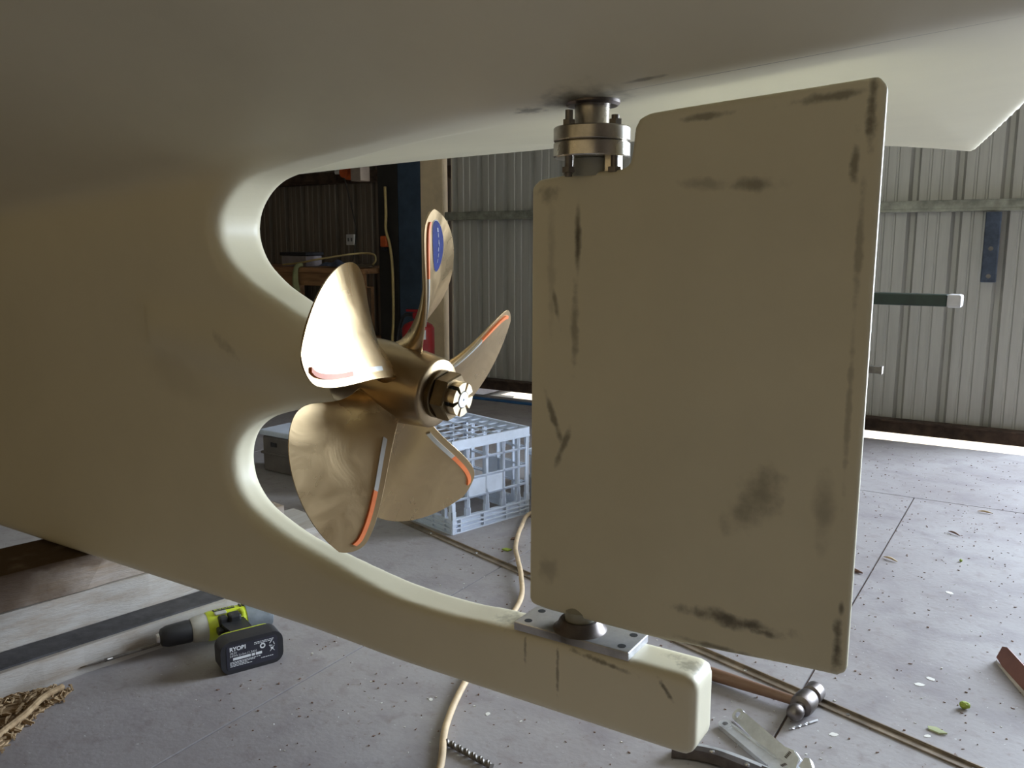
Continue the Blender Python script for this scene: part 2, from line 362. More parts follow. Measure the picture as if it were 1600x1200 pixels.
# sliding door wall behind the boat
wbk = thing('wall_back', (-.4, 4.05, 0), 'wall of grey ribbed steel sheets with a dark rusty bottom rail', 'wall', kind='structure')
first = obj('cladding_sheet', sheet_mesh(.684, .052, 2.7, 4.05, -2.975), clad_m, wbk)
for k in range(1, 4): dup(first, wbk, (.684*k, 0, 0))
last = obj('cladding_sheet', sheet_mesh(.342, .052, 2.7, 4.05, -2.975+.684*4), clad_m, wbk)
b = NB(); box(b, (-2.975, 4.00, .0), (.125, 4.10, .0515), bev=.003); box(b, (-2.975, 3.985, .052), (.125, 4.045, .060)); obj('bottom_rail', b, rail_m, wbk)
b = NB(); box(b, (-2.975, 3.985, .950), (.125, 4.048, .962), bev=.002); box(b, (-2.975, 3.985, .962), (.125, 3.990, .990)); box(b, (-2.975, 3.985, .990), (.125, 4.048, .996), bev=.002); obj('steel_girt', b, girt_m, wbk)
b = NB(); box(b, (-2.975, 3.99, 2.0), (.125, 4.048, 2.05), bev=.002); obj('steel_girt', b, girt_m, wbk)
# blue strap bracket hanging on the wall
b = NB(); box(b, (-.268, 3.965, .665), (-.212, 3.980, .945), bev=.004); box(b, (-.262, 3.978, .90), (-.218, 4.048, .93))
st = thing('strap_bracket', (-.24, 3.98, .66), 'dark blue steel strap with bolt holes hanging below the girt of the ribbed wall', 'bracket')
obj('strap', b, steelbar_m, st)
for z in (.69, .80): b = NB(); lathe(b, [(0, .009), (.002, .009), (.002, 0)], frame((-.24, 3.966, z), (0, -1, 0)), 12); obj('bolt_head', b, dsteel_m, st)

# workshop wall, left
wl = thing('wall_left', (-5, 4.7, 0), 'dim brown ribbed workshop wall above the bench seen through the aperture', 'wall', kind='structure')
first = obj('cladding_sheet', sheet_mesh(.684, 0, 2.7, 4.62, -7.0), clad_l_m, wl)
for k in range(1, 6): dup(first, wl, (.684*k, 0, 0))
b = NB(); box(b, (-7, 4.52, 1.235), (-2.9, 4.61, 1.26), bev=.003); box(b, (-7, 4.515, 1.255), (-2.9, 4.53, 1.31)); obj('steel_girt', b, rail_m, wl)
# shell out of view
b = NB(); box(b, (-7.2, -4.1, -.1), (-7.0, 4.9, 2.8)); tag(obj('wall_far_left', b, wood_wall_m), 'end wall of the shed, out of frame on the left', 'wall', kind='structure')
b = NB(); box(b, (-7.2, -4.3, -.1), (4.0, -4.1, 2.8)); tag(obj('wall_front', b, wood_wall_m), 'timber lined shed wall behind the photographer', 'wall', kind='structure')
b = NB(); box(b, (3.9, -4.3, -.1), (4.0, 4.9, 2.8)); tag(obj('wall_right', b, wood_wall_m), 'shed end wall, out of frame on the right', 'wall', kind='structure')
b = NB(); box(b, (-7.2, -4.3, 2.8), (4.6, 5.3, 2.9)); tag(obj('ceiling', b, roof_m), 'steel roof of the shed above the boat', 'ceiling', kind='structure')

b = NB(); box(b, (2.35, 4.05, -.1), (3.9, 4.15, 2.8)); box(b, (-3, 4.05, 2.7), (3.9, 4.15, 2.8)); tag(obj('wall_back_end', b, roof_m), 'end of the back wall beyond the doorway, out of frame', 'wall', kind='structure')
# posts
def post(name, x0, x1, y0, y1, m, label):
    t = thing(name, ((x0+x1)/2, (y0+y1)/2, 0), label, 'post', 'columns between the workshop and the ribbed wall')
    b = NB(); box(b, (x0, y0, .012), (x1, y1, 2.79), bev=.004); obj('shaft', b, m, t)
    b = NB(); box(b, (x0-.0+.0, y0-.02, 0), (x1, y1+.02, .012)); obj('base_plate', b, dsteel_m, t)
    for z in (.5, 1.6):
        b = NB(); lathe(b, [(0, .010), (.005, .010), (.005, 0)], frame(((x0+x1)/2, y0-.001, z), (0, -1, 0)), 6); obj('bolt_head', b, m, t)
post('dark_column', -3.485, -3.333, 4.00, 4.12, dpost_m, 'black steel column left of the blue column by the workbench')
post('blue_column', -3.328, -3.159, 3.998, 4.12, bluepost_m, 'scuffed dark blue steel column behind the propeller')
post('cream_column', -3.156, -2.996, 3.995, 4.045, cream_m, 'cream painted column between the blue column and the ribbed wall')

# ================================================================== hull
hull = thing('boat_hull', HB, 'cream painted yacht hull with keel skeg, propeller aperture and rudder shoe standing on timber blocks', 'boat')
A = [(0.2, .308), (-.50, .308), (-.62, .305), (-.69, .301), (-.798, .306), (-.929, .331), (-1.000, .347), (-1.055, .366), (-1.100, .388), (-1.128, .418),
     (-1.137, .450), (-1.132, .482), (-1.112, .512), (-1.075, .537), (-1.02, .555), (-.95, .572), (-.865, .588), (-.865, .672), (-.93, .697), (-.994, .731),
     (-1.035, .755), (-1.070, .785), (-1.090, .812), (-1.098, .838), (-1.092, .866), (-1.072, .892), (-1.040, .915), (-1.00, .932), (-.95, .945), (-.88, .958), (-.78, .978), (-.64, 1.01), (-.5, 1.07), (-.4, 1.35), (.2, 1.35)]
smooth2 = lambda P: [(v.x, v.z) for v in spline([(x, 0, z) for x, z in P], 6)]
A = A[:2]+smooth2(A[2:17])+smooth2(A[17:-2])+A[-2:]
A = [(x-.021*float(ss(z, .70, .80))*float(ss(-x, .96, 1.04)), z) for x, z in A]
def hull_h(X, Y):
    zc = .988+.075*(X+.45); dy = Y-.95
    sf = np.interp(X, [-3.5, -1.8, -1.2, -.92, -.34, -.19, .2], [.195, .158, .125, .112, .032, .015, .004]); sf = np.maximum(sf, .004)
    w = .010; sp = lambda t: w*np.logaddexp(0, t/w)
    return zc + sf*sp(dy-.01) + .46*sp(-(dy+.045+.022*ss(-X, .55, .8)))
def axis_pts(*segs):
    out = []
    for a, b_, st_ in segs: out += list(np.arange(a, b_-1e-9, st_))
    return np.array(out+[segs[-1][1]])
xs = axis_pts((-3.0, -1.30, .04), (-1.30, -.28, .006), (-.28, .12, .012))
ys = axis_pts((-1.2, .60, .05), (.60, .88, .014), (.88, 1.02, .0045), (1.02, 1.30, .014), (1.30, 2.40, .016))
zs = axis_pts((.17, .60, .006), (.60, 1.16, .0065), (1.16, 1.66, .03))
X2, Z2 = np.meshgrid(xs, zs, indexing='ij')
dA = sd_poly(A, X2, Z2)
prof = np.maximum(np.maximum(X2+.322, .205-Z2), -dA)                    # side profile, negative = solid
# rounded corner at the end of the shoe
rc = .016; q1 = X2+.322+rc; q2 = .205+rc-Z2; q3 = Z2-.308+rc
corner = np.sqrt(np.maximum(q1, 0)**2+np.maximum(np.maximum(q2, q3), 0)**2)+np.minimum(np.maximum(q1, np.maximum(q2, q3)), 0)-rc
prof = np.where((X2 > -.45) & (Z2 < .45), corner, prof)
wy = .033+.021*ss(Z2, .50, .86)*ss(-X2, .75, 1.0)
rr_ = .010+.014*ss(-X2, .75, 1.0)
X3 = xs[:, None, None]; Y3 = ys[None, :, None]; Z3 = zs[None, None, :]
p3 = prof[:, None, :]; r3 = rr_[:, None, :]; w3 = wy[:, None, :]
qa = p3+r3; qb = np.abs(Y3-.95)-w3+r3
G = np.sqrt(np.maximum(qa, 0)**2+np.maximum(qb, 0)**2)+np.minimum(np.maximum(qa, qb), 0)-r3
# stern tube boss (tapered, along the shaft line)
AX = Vector((cos(.02957)*cos(.12573), sin(.02957), -sin(.12573))).normalized(); PC = Vector((-.77523, .95, .61778))
tx, ty_, tz_ = X3-PC.x, Y3-PC.y, Z3-PC.z
s_ = tx*AX.x+ty_*AX.y+tz_*AX.z; rad = np.sqrt(np.maximum(tx**2+ty_**2+tz_**2-s_**2, 0))
rb = .0475-.05*np.clip(-(s_+.14), 0, .6)
boss = smax(rad-rb, np.maximum(s_+.112, -(s_+.52)), .01)
G = smin(G, boss, .045)
# hull bottom, cut by its outline in plan
H2 = hull_h(xs[:, None], ys[None, :])
dh = (H2[:, :, None]-Z3)*.97
plan = [(-4, 2.0), (-.92, 2.02), (-.34, 2.13), (-.187, 2.30), (-.062, 1.55), (.05, .95), (-.03, .30), (-.15, -.40), (-.35, -.28), (-.9, -.15), (-4, -.1)]
XP, YP = np.meshgrid(xs, ys, indexing='ij'); dp = sd_poly(plan, XP, YP)[:, :, None]
hullsd = smax(np.maximum(dh, Z3-1.6), dp, .018)
keelk = .04
G = smin(G, hullsd, keelk)
G = G.astype(np.float64)
V, Q = surface_nets(G, xs, ys, zs); del G, boss, hullsd, dh, rad, s_
hb = np_obj('hull_shell', V, Q, hull_m, hull, HB)
# bearing ring where the stock leaves the hull
SX, SY = -.488, .95
Mz = lambda x, y, z: frame((x, y, z), (0, 0, 1))
b = NB(); lathe(b, [(0, .0), (0, .030), (.003, .033), (.03, .033)], Mz(SX, SY, .9815), 40); obj('stock_gland', b, burnt_m, hull, smooth=True, label='stained ring around the rudder stock')

# ------------------------------------------------------------------ rudder
rud = thing('rudder', RB, 'cream painted spade shaped rudder blade with black scuff marks hung behind the propeller', 'rudder')
RP = [(-.569, .345), (-.565, .338), (-.5, .3385), (-.170, .3455), (-.161, .352), (-.1595, .974), (-.168, .984), (-.405, .9655), (-.418, .961), (-.4245, .950), (-.4265, .925), (-.430, .910), (-.442, .905), (-.50, .9035), (-.555, .898), (-.567, .890)]
rx = axis_pts((-.582, -.146, .0034)); rz = axis_pts((.325, .998, .0042)); ry = axis_pts((.918, .982, .0022))
XR, ZR = np.meshgrid(rx, rz, indexing='ij'); dR = sd_poly(RP, XR, ZR)
u = np.clip((XR+.569)/(.41), 0, 1); half = .0060+.0135*np.sin(np.clip(u*1.35+.28, 0, 1)*pi/2)*(1-ss(u, .42, 1.0))+.0*u
half = half-.004*ss(-u, -.07, 0)
Y3 = ry[None, :, None]; qa = dR[:, None, :]+.004; qb = np.abs(Y3-.95)-half[:, None, :]+.004
G = np.sqrt(np.maximum(qa, 0)**2+np.maximum(qb, 0)**2)+np.minimum(np.maximum(qa, qb), 0)-.004
V, Q = surface_nets(G, rx, ry, rz); np_obj('blade', V, Q, rudder_m, rud, RB)
b = NB(); lathe(b, [(-.0, .0), (-.0, .0225), (.012, .0225), (.021, .021)], Mz(SX, SY, .9), 32); obj('stock_root', b, mat('grey_primer', (.30, .30, .25), .6), rud, smooth=True, label='grey primed stub of the stock')
b = NB(); box(b, (-.466, .938, .902), (-.452, .962, .925), bev=.002); obj('web_plate', b, steel_m, rud)
for z0, z1, nm in ((.9215, .9393, 'flange'), (.9400, .9570, 'flange')):
    b = NB(); lathe(b, [(z0, 0), (z0, .0445), (z0+.0015, .046), (z1-.0015, .046), (z1, .0445), (z1, 0)], Mz(SX, SY, 0), 56); obj(nm, b, steel_m, rud, smooth=True)
b = NB(); lathe(b, [(.957, .0225), (.960, .0210), (.985, .0210), (1.01, .0210)], Mz(SX, SY, 0), 40); obj('stock', b, steel_m, rud, smooth=True, label='worn stainless rudder stock')
va = atan2(-.95, .488)
for k, (da, top) in enumerate(((-.80, .974), (.80, .968), (pi-.8, .968), (pi+.8, .970))):
    a = va+da; px, py = SX+.0375*cos(a), SY+.0375*sin(a)
    b = NB(); lathe(b, [(.898, .0045), (top, .0045), (top, 0)], Mz(px, py, 0), 12); o = obj('stud', b, dsteel_m, rud, smooth=True)
    b = NB(); lathe(b, [(.957, 0), (.957, .0078), (.963, .0078), (.963, 0)], Mz(px, py, 0), 6); obj('nut', b, dsteel_m, o)
    b = NB(); lathe(b, [(.9215, 0), (.9215, .0040), (.909, .0040), (.909, .0085), (.903, .0085), (.903, 0)], Mz(px, py, 0), 6); obj('bolt_head', b, dsteel_m, o)
b = NB(); lathe(b, [(.330, .0), (.330, .0205), (.345, .0205), (.352, .015)], Mz(-.495, SY, 0), 36); obj('pintle', b, mat('pintle_paint', (.34, .33, .26), .5), rud, smooth=True)

# heel bearing plate on the shoe
hp = thing('heel_bearing_plate', (-.495, .95, .308), 'steel plate with four screws and a welded ring bolted on top of the shoe', 'bearing plate')
b = NB(); box(b, (-.579, .919, .307), (-.411, .981, .3185), bev=.0012); obj('plate', b, plate_m, hp)
b = NB(); lathe(b, [(.3185, .036), (.322, .031), (.330, .0275), (.3325, .025), (.3325, .0215), (.320, .0215)], Mz(-.495, SY, 0), 40); obj('bearing_ring', b, burnt_m, hp, smooth=True, label='rusty welded ring')
for x in (-.564, -.426):
    for y in (.932, .968):
        b = NB(); lathe(b, [(.3180, .0054), (.3188, .0054), (.3188, 0)], Mz(x, y, 0), 16); obj('screw', b, hole_m, hp)

# ------------------------------------------------------------------ propeller
Rp, TH0 = .25945, 2.58048
P_, RK = .46363, -.00927
MQ = (-.25859, .93463, -2.35814, 2.03994); HQ = (.41407, -.42221, 2.29113, -2.28024); NQ = 22.15
e1 = Vector((0, 0, 1)).cross(AX).normalized(); e2 = AX.cross(e1); RR0 = .05
prop = thing('propeller', tuple(PC), 'five bladed bronze propeller with wide curved blades and a castle nut', 'propeller')
def t_of(r): return (r-RR0)/(Rp-RR0)
RT = RR0+.970*(Rp-RR0)
def mh(r):
    t = max(t_of(r), -.06); m_ = sum(c*t**i for i, c in enumerate(MQ)); h_ = sqrt(max(1-max(t, 0)**NQ, 0))*sum(c*t**i for i, c in enumerate(HQ))
    u_ = min(max((t-.83)/.140, 0), 1); te = m_+h_-.125*(1-sqrt(max(1-u_*u_, 0))); w_ = min(max((t-.90)/.070, 0), 1); le = min(m_-h_+.03*(1-sqrt(max(1-w_*w_, 0))), te); return (te+le)/2, (te-le)/2
def bp(r, c, a0=TH0, off=0):
    """point on the aft (pressure) face: r radius, c chord coordinate -1 leading .. 1 trailing"""
    m_, h_ = mh(r); ph = m_+c*h_; a = a0+ph
    return PC+AX*(P_/(2*pi)*ph+RK*r)+r*(e1*cos(a)+e2*sin(a))
def bn(r, c, a0=TH0):
    """unit normal pointing aft"""
    m_, h_ = mh(r); a = a0+m_+c*h_
    er = e1*cos(a)+e2*sin(a); et = -e1*sin(a)+e2*cos(a); k = P_/(2*pi)/r
    tc_ = (et+AX*k).normalized(); n_ = er.cross(tc_).normalized()
    return n_ if n_.dot(AX) > 0 else -n_
def blade_mesh():
    b = NB(); nr, nc = 46, 30; front, back = [], []
    for i in range(nr+1):
        s = i/nr; r = .038+(RT-.038)*sin(s*pi/2)
        t = max(t_of(r), 0); th = .013*(max(1-t, 0))**1.3+.0045; th += .010*math.exp(-max(r-.052, 0)/.010)
        fa, ba = [], []
        for j in range(nc+1):
            c = -cos(pi*j/nc); prof_ = max(1-abs(c)**2.6, 0)**.5
            hw = max(mh(r)[1]*r, 1e-5); edge = min(1, hw/.02)
            p = bp(r, c); n_ = bn(r, c); th2 = (.0034*sqrt(max(1-abs(c)**14, 0))+ (th-.0034)*prof_)*edge
            fil = .007*math.exp(-max(r-.052, 0)/.009)*prof_
            fa.append(b.verts.new(p+n_*fil)); ba.append(b.verts.new(p-n_*th2) if 0 < j < nc else fa[-1])
        front.append(fa); back.append(ba)
    for i in range(nr):
        for j in range(nc):
            b.faces.new((front[i][j], front[i][j+1], front[i+1][j+1], front[i+1][j]))
            q = []
            for v in (back[i][j], back[i+1][j], back[i+1][j+1], back[i][j+1]):
                if v not in q: q.append(v)
            if len(q) > 2: b.faces.new(q)
    bmesh.ops.remove_doubles(b, verts=b.verts, dist=1e-5); return b
def strip_mesh(r0_, r1_, n=16):
    b = NB(); rows = []
    for i in range(n+1):
        r = r0_+(r1_-r0_)*i/n; m_, h_ = mh(r); L = sqrt(r*r+(P_/2/pi)**2)*h_; row = []
        ins = .0135
        for d, z in ((ins-.0033, -.001), (ins-.0033, .0026), (ins+.0033, .0026), (ins+.0033, -.001)):
            c = 1-d/L; row.append(b.verts.new(bp(r, c)+bn(r, c)*z))
        rows.append(row)
    for A_, B_ in zip(rows, rows[1:]):
        for k in range(4): b.faces.new((A_[k], A_[(k+1) % 4], B_[(k+1) % 4], B_[k]))
    b.faces.new(rows[0][::-1]); b.faces.new(rows[-1]); return b
bl = obj('blade', blade_mesh(), bronze_m, prop, smooth='all')
s1 = obj('edge_strip', strip_mesh(.088, .158), silver_m, bl, label='silver inner strip along the trailing edge')
s2 = obj('edge_strip', strip_mesh(.158, .236), orange_m, bl, label='orange outer strip along the trailing edge')
blades = [bl]; BMAT = [Matrix.Translation(PC)]
for k in range(1, 5):
    Mr = Matrix.Rotation(-k*2*pi/5, 4, AX); BMAT.append(Matrix.Translation(PC) @ Mr)
    c = bl.copy(); C.objects.link(c); c.parent = prop; c.matrix_local = Mr; WL[c.name] = wloc(bl); blades.append(c)
    for s_o in (s1, s2): d = s_o.copy(); C.objects.link(d); d.parent = c; d.location = s_o.location
# oval maker's decal on the topmost blade
a1 = TH0-2*pi/5; R0D, C0D = .203, .30
def dec(u_, v_, off=.0007):   # u radial metres, v chord metres
    r = R0D+u_; L = sqrt(r*r+(P_/2/pi)**2)*mh(r)[1]; c = C0D+v_/L; return bp(r, c, a1)+bn(r, c, a1)*off
def local_to(o, bm_):   # world shapes -> the rotated blade's own frame
    M = BMAT[blades.index(o)].inverted(); bmesh.ops.transform(bm_, matrix=M, verts=bm_.verts)
def child_local(name, bm_, m, o, label=None):
    local_to(o, bm_); me = bpy.data.meshes.new(name); bmesh.ops.recalc_face_normals(bm_, faces=bm_.faces); bm_.to_mesh(me); bm_.free(); me.materials.append(m)
    q = bpy.data.objects.new(name, me); C.objects.link(q); q.parent = o
    if label: q['label'] = label
    return q
def oval(ru, rv, off):
    b = NB(); rings = [[b.verts.new(dec(0, 0, off))]]
    for i in range(1, 7): rings.append([b.verts.new(dec(ru*i/6*cos(2*pi*k/40), rv*i/6*sin(2*pi*k/40), off)) for k in range(40)])
    rings.append([b.verts.new(dec(ru*cos(2*pi*k/40), rv*sin(2*pi*k/40), -.001)) for k in range(40)])
    for A_, B_ in zip(rings, rings[1:]):
        for k in range(40):
            if len(A_) == 1: b.faces.new((A_[0], B_[k], B_[(k+1) % 40]))
            else: b.faces.new((A_[k], B_[k], B_[(k+1) % 40], A_[(k+1) % 40]))
    return b
bt = blades[1]
child_local('decal_rim', oval(.0355, .0300, .0008), alu_m, bt, 'thin silver rim of the oval decal')
child_local('decal', oval(.0343, .0288, .0012), blue_m, bt, 'oval blue decal with faint white lettering')
tb = NB()   # the lettering is worn to a row of faint illegible strokes
for q_, (du, dv, w_) in enumerate(((.022, 0, .0022), (.022, .003, .0012), (.015, .001, .0018), (.006, .0, .0016), (.003, -.002, .0012), (-.004, .001, .0018), (-.012, -.001, .0016), (-.020, .001, .0014))):
    c4 = [tb.verts.new(dec(du+a_*.0028, dv+b_*w_, .0017)) for a_, b_ in ((-1, -.6), (1, -1), (1, .5), (-1, 1))]; tb.faces.new(c4)
child_local('decal_lettering', tb, mat('faded_print', (.28, .30, .40), .6), bt)

Mx = frame(tuple(PC), tuple(AX), z=tuple(e2))
b = NB(); lathe(b, [(-.108, .030), (-.108, .053), (-.102, .056), (-.06, .0575), (-.02, .0565), (.02, .0535), (.045, .0505), (.0485, .0492), (.0500, .0470), (.0500, .030), (.0, .030)], Mx, 96); obj('hub', b, bronze2_m, prop, smooth=True)
b = NB(); lathe(b, [(-.20, .019), (.06, .019), (.06, 0)], Mx, 32); obj('shaft', b, steel_m, prop, smooth=True)
b = NB(); lathe(b, [(.0495, 0), (.0495, .0345), (.0560, .0345), (.0575, .033), (.0575, 0)], Mx, 48); obj('washer', b, nut_m, prop, smooth=True)
b = NB(); Mh = Mx @ Matrix.Rotation(radians(12), 4, 'X'); lathe(b, [(.0575, 0), (.0575, .0325), (.0600, .0345), (.0770, .0345), (.0795, .0325), (.0795, 0)], Mh, 6); obj('hex_nut', b, nut_m, prop, label='dark hexagon castle nut')
nt_o = None
for k in range(6):
    a0 = k*pi/3+radians(11)+.13; a1_ = a0+pi/3-.26; b = NB(); n_ = 8
    inner = [[(x, .0125), (x, .0240)] for x in (.0790, .0925)]
    vv = [[[b.verts.new(Mx @ Vector((x, r*cos(a0+(a1_-a0)*i/n_), r*sin(a0+(a1_-a0)*i/n_)))) for i in range(n_+1)] for x, r in row] for row in inner]
    for i in range(n_):
        b.faces.new((vv[0][0][i], vv[0][1][i], vv[0][1][i+1], vv[0][0][i+1])); b.faces.new((vv[1][0][i], vv[1][0][i+1], vv[1][1][i+1], vv[1][1][i]))
        b.faces.new((vv[0][1][i], vv[1][1][i], vv[1][1][i+1], vv[0][1][i+1])); b.faces.new((vv[0][0][i], vv[0][0][i+1], vv[1][0][i+1], vv[1][0][i]))
    for i in (0, n_): b.faces.new((vv[0][0][i], vv[1][0][i], vv[1][1][i], vv[0][1][i]))
    obj('castle_lug', b, lug_m, prop)
b = NB(); lathe(b, [(.078, 0), (.078, .0235), (.0835, .0235), (.0835, 0)], Mx, 40); obj('nut_core', b, hole_m, prop)
b = NB(); lathe(b, [(.080, .0118), (.0925, .0118), (.0935, .0108), (.0935, .0016), (.090, .0014), (.090, 0)], Mx, 40); obj('shaft_end', b, alu_m, prop, smooth=True, label='bright machined shaft end')

# ================================================================== timber blocks under the keel
TD = Vector((.185, .983, 0)).normalized(); TN = Vector((TD.y, -TD.x, 0))
def beam(name, o, L0, L1, w0, w1, z0, z1, m, parent, label=None, wob=.003):
    b = NB(); n = 14; rows = []
    for i in range(n+1):
        s = L0+(L1-L0)*i/n; j = [random.uniform(-wob, wob) for _ in range(4)]
        rows.append([b.verts.new(Vector((o[0], o[1], 0))+TD*s+TN*(w0+j[0])+Vector((0, 0, z0))), b.verts.new(Vector((o[0], o[1], 0))+TD*s+TN*(w1+j[1])+Vector((0, 0, z0))),
                     b.verts.new(Vector((o[0], o[1], 0))+TD*s+TN*(w1+j[2])+Vector((0, 0, z1))), b.verts.new(Vector((o[0], o[1], 0))+TD*s+TN*(w0+j[3])+Vector((0, 0, z1)))])
    for A_, B_ in zip(rows, rows[1:]):
        for k in range(4): b.faces.new((A_[k], A_[(k+1) % 4], B_[(k+1) % 4], B_[k]))
    b.faces.new(rows[0][::-1]); b.faces.new(rows[-1])
    bmesh.ops.bevel(b, geom=[e for e in b.edges if len(e.link_faces) == 2 and e.calc_face_angle(0) > 1], offset=.004, segments=2, affect='EDGES')
    return obj(name, b, m, parent)
T0 = (-1.630, .765)
t = thing('timber_block', (T0[0]-.06, T0[1], .133), 'dark brown topmost timber block carrying the keel, whose shadow is painted on', 'timber block'); beam('block', T0, -.02, .62, -.165, 0, .133, .2035, wood_m, t)
t = thing('timber_plank', (T0[0]-.06, T0[1], .064), 'weathered grey timber plank in the middle of the keel stack', 'timber plank'); beam('plank', T0, -.55, .75, -.165, .004, .001, .1315, wood2_m, t)
t = thing('timber_beam', (T0[0]+.05, T0[1], .0), 'pale lowest beam of the keel stack with a thin black strip on top, beside the drill', 'timber beam'); beam('beam', T0, -.55, .49, .006, .088, 0, .056, wood2_m, t)
beam('top_strip', T0, -.55, .488, .008, .078, .0565, .0600, dark_strip_m, t, wob=.001)  # thin black strip laid along the beam's top face

# frayed jute mat bottom left
b = NB(); random.seed(3)
outline = [(-1.60, .46), (-1.575, .60), (-1.555, .70), (-1.530, .79), (-1.480, .812), (-1.470, .79), (-1.455, .735), (-1.43, .69), (-1.405, .655), (-1.38, .60), (-1.35, .46)]
for i in range(1500):
    x, y = random.uniform(-1.7, -1.35), random.uniform(.47, .815)
    d = sd_poly(outline, np.array([[x]]), np.array([[y]]))[0, 0]
    if d > .004: continue
    a = random.choice((.9, 2.4))+random.uniform(-.5, .5); L = random.uniform(.012, .03); z = random.uniform(.002, .014 if d < -.015 else .007)
    dx, dy = cos(a)*L/2, sin(a)*L/2; tube(b, [(x-dx, y-dy, z), (x, y, z+random.uniform(0, .006)), (x+dx, y+dy, z)], random.uniform(.0012, .0024), 4)
mt = thing('jute_mat', (-1.5, .65, 0), 'frayed tan jute matting lying by the lowest beam at the left corner', 'mat')
obj('fibre_pile', b, jute_m, mt, kind='stuff')
b = NB(); prism(b, outline, .0005, .004, Matrix.Identity(4)); obj('backing', b, jute_m, mt)
b = NB(); tube(b, spline([(-1.49, .80, .012), (-1.475, .755, .016), (-1.45, .71, .014), (-1.43, .66, .012), (-1.40, .60, .012)]), .006, 8); obj('rolled_edge', b, jute_m, mt)

# ================================================================== cordless drill
D1 = Vector((.404, .915, 0)).normalized(); D2 = Vector((D1.y, -D1.x, 0)); DO = Vector((-1.412, 1.115, .036))
dr = thing('cordless_drill', (DO.x, DO.y, 0), 'lime green and black cordless drill with battery lying on its side on the concrete', 'drill')
MD = Matrix(((D1.x, D2.x, 0, DO.x), (D1.y, D2.y, 0, DO.y), (0, 0, 1, DO.z), (0, 0, 0, 1)))   # x to the motor end, y to the battery, z up
def L(bm_, name, m, par=None, **k): bmesh.ops.transform(bm_, matrix=MD, verts=bm_.verts); return obj(name, bm_, m, par or dr, **k)
I4 = Matrix.Identity(4)
b = NB(); lathe(b, [(-.045, .02), (-.045, .029), (-.038, .0305), (.0, .030), (.045, .0295), (.052, .026), (.052, 0)], I4, 28); housing = L(b, 'housing', lime_m, smooth=True)
b = NB(); lathe(b, [(.034, .0306), (.050, .0306), (.078, .030), (.088, .027), (.092, .018), (.092, 0)], I4, 28); L(b, 'motor_cap', grey_m, smooth=True)
b = NB(); lathe(b, [(-.076, .020), (-.076, .0235), (-.070, .026), (-.050, .0285), (-.045, .0285)], I4, 24); L(b, 'clutch_collar', chuck_m, smooth=True)
b = NB(); lathe(b, [(-.137, 0), (-.137, .009), (-.133, .0175), (-.122, .0215), (-.082, .0235), (-.076, .0225), (-.076, 0)], I4, 24); ch = L(b, 'chuck', black_m, smooth=True)
b = NB(); lathe(b, [(-.142, 0), (-.142, .0085), (-.137, .0095)], I4, 16); L(b, 'chuck_ring', chrome_m, ch)
b = NB(); lathe(b, [(-.240, .0035), (-.137, .0035)], Matrix.Translation((0, 0, -.002)) @ Matrix.Rotation(-.07, 4, 'Y'), 8)
prism(b, [(-.285, 0), (-.272, .009), (-.235, .0095), (-.225, .004), (-.225, -.004), (-.235, -.0095), (-.272, -.009)], -.0012, .0012, Matrix.Translation((0, 0, -.002)) @ Matrix.Rotation(-.07, 4, 'Y') @ Matrix.Rotation(.5, 4, 'X')); L(b, 'spade_bit', dsteel_m)
b = NB()
hp_ = [(-.028, .022), (.030, .022), (.022, .06), (.030, .125), (-.018, .125), (-.022, .075), (-.018, .05)]
prism(b, hp_, -.0155, .0155, I4); bmesh.ops.bevel(b, geom=list(b.edges), offset=.004, segments=2, affect='EDGES'); L(b, 'handle', black_m, smooth=True)
b = NB(); box(b, (-.032, .022, -.007), (-.018, .050, .007), bev=.003); L(b, 'trigger', black_m)
b = NB(); box(b, (-.030, .006, .0265), (-.006, .018, .0315), bev=.002); L(b, 'direction_switch', chuck_m, label='small pale grey switch')
b = NB(); box(b, (-.006, .014, .012), (.018, .040, .0285), bev=.004); box(b, (-.026, .016, .008), (-.008, .036, .0265), bev=.004); L(b, 'side_grip', black_m)
b = NB(); box(b, (.020, .010, .018), (.027, .030, .0295), bev=.002); L(b, 'lime_band', lime_m)
for k in range(5): b = NB(); box(b, (.012+.006*k+.012, -.008, .0285), (.015+.006*k+.012, .006, .0312)); L(b, 'vent_slot', black_m, housing)
b = NB(); box(b, (-.030, -.006, .0292), (.014, .004, .0312), bev=.0006); L(b, 'nameplate', black_m, housing)
tb = text_mesh('RYOBI', .0125, .0002, .0002); w_ = max(v.co.x for v in tb.verts)
for v in tb.verts: x, y = v.co.x, v.co.y; v.co = Vector((-.028+x*.040/w_, -.001-y*.8, .0313+v.co.z))
L(tb, 'nameplate_lettering', mat('lime_print', (.35, .40, .06), .5), housing)
# battery: its flat label face looks at the camera
b = NB(); 
def rr_poly(w, h, r, n=5):
    out = []
    for cx_, cy_, a0 in ((w/2-r, h/2-r, 0), (-w/2+r, h/2-r, pi/2), (-w/2+r, -h/2+r, pi), (w/2-r, -h/2+r, 3*pi/2)):
        for k in range(n+1): a = a0+pi/2*k/n; out.append((cx_+r*cos(a), cy_+r*sin(a)))
    return out
BM_ = Matrix.Translation((.002, .118, -.003)) @ Matrix(((1, 0, 0, 0), (0, 0, 1, 0), (0, 1, 0, 0), (0, 0, 0, 1)))  # poly in drill X / Z, extruded along battery direction
prism(b, rr_poly(.122, .066, .020), 0, .042, BM_); bmesh.ops.bevel(b, geom=[e for e in b.edges if e.calc_face_angle(0) > .8], offset=.004, segments=2, affect='EDGES'); bat = L(b, 'battery', black_m, smooth=True)
b = NB(); prism(b, rr_poly(.112, .060, .018), -.010, .0, BM_); L(b, 'battery_mount', lime_m, label='lime green mount above the battery', smooth=True)
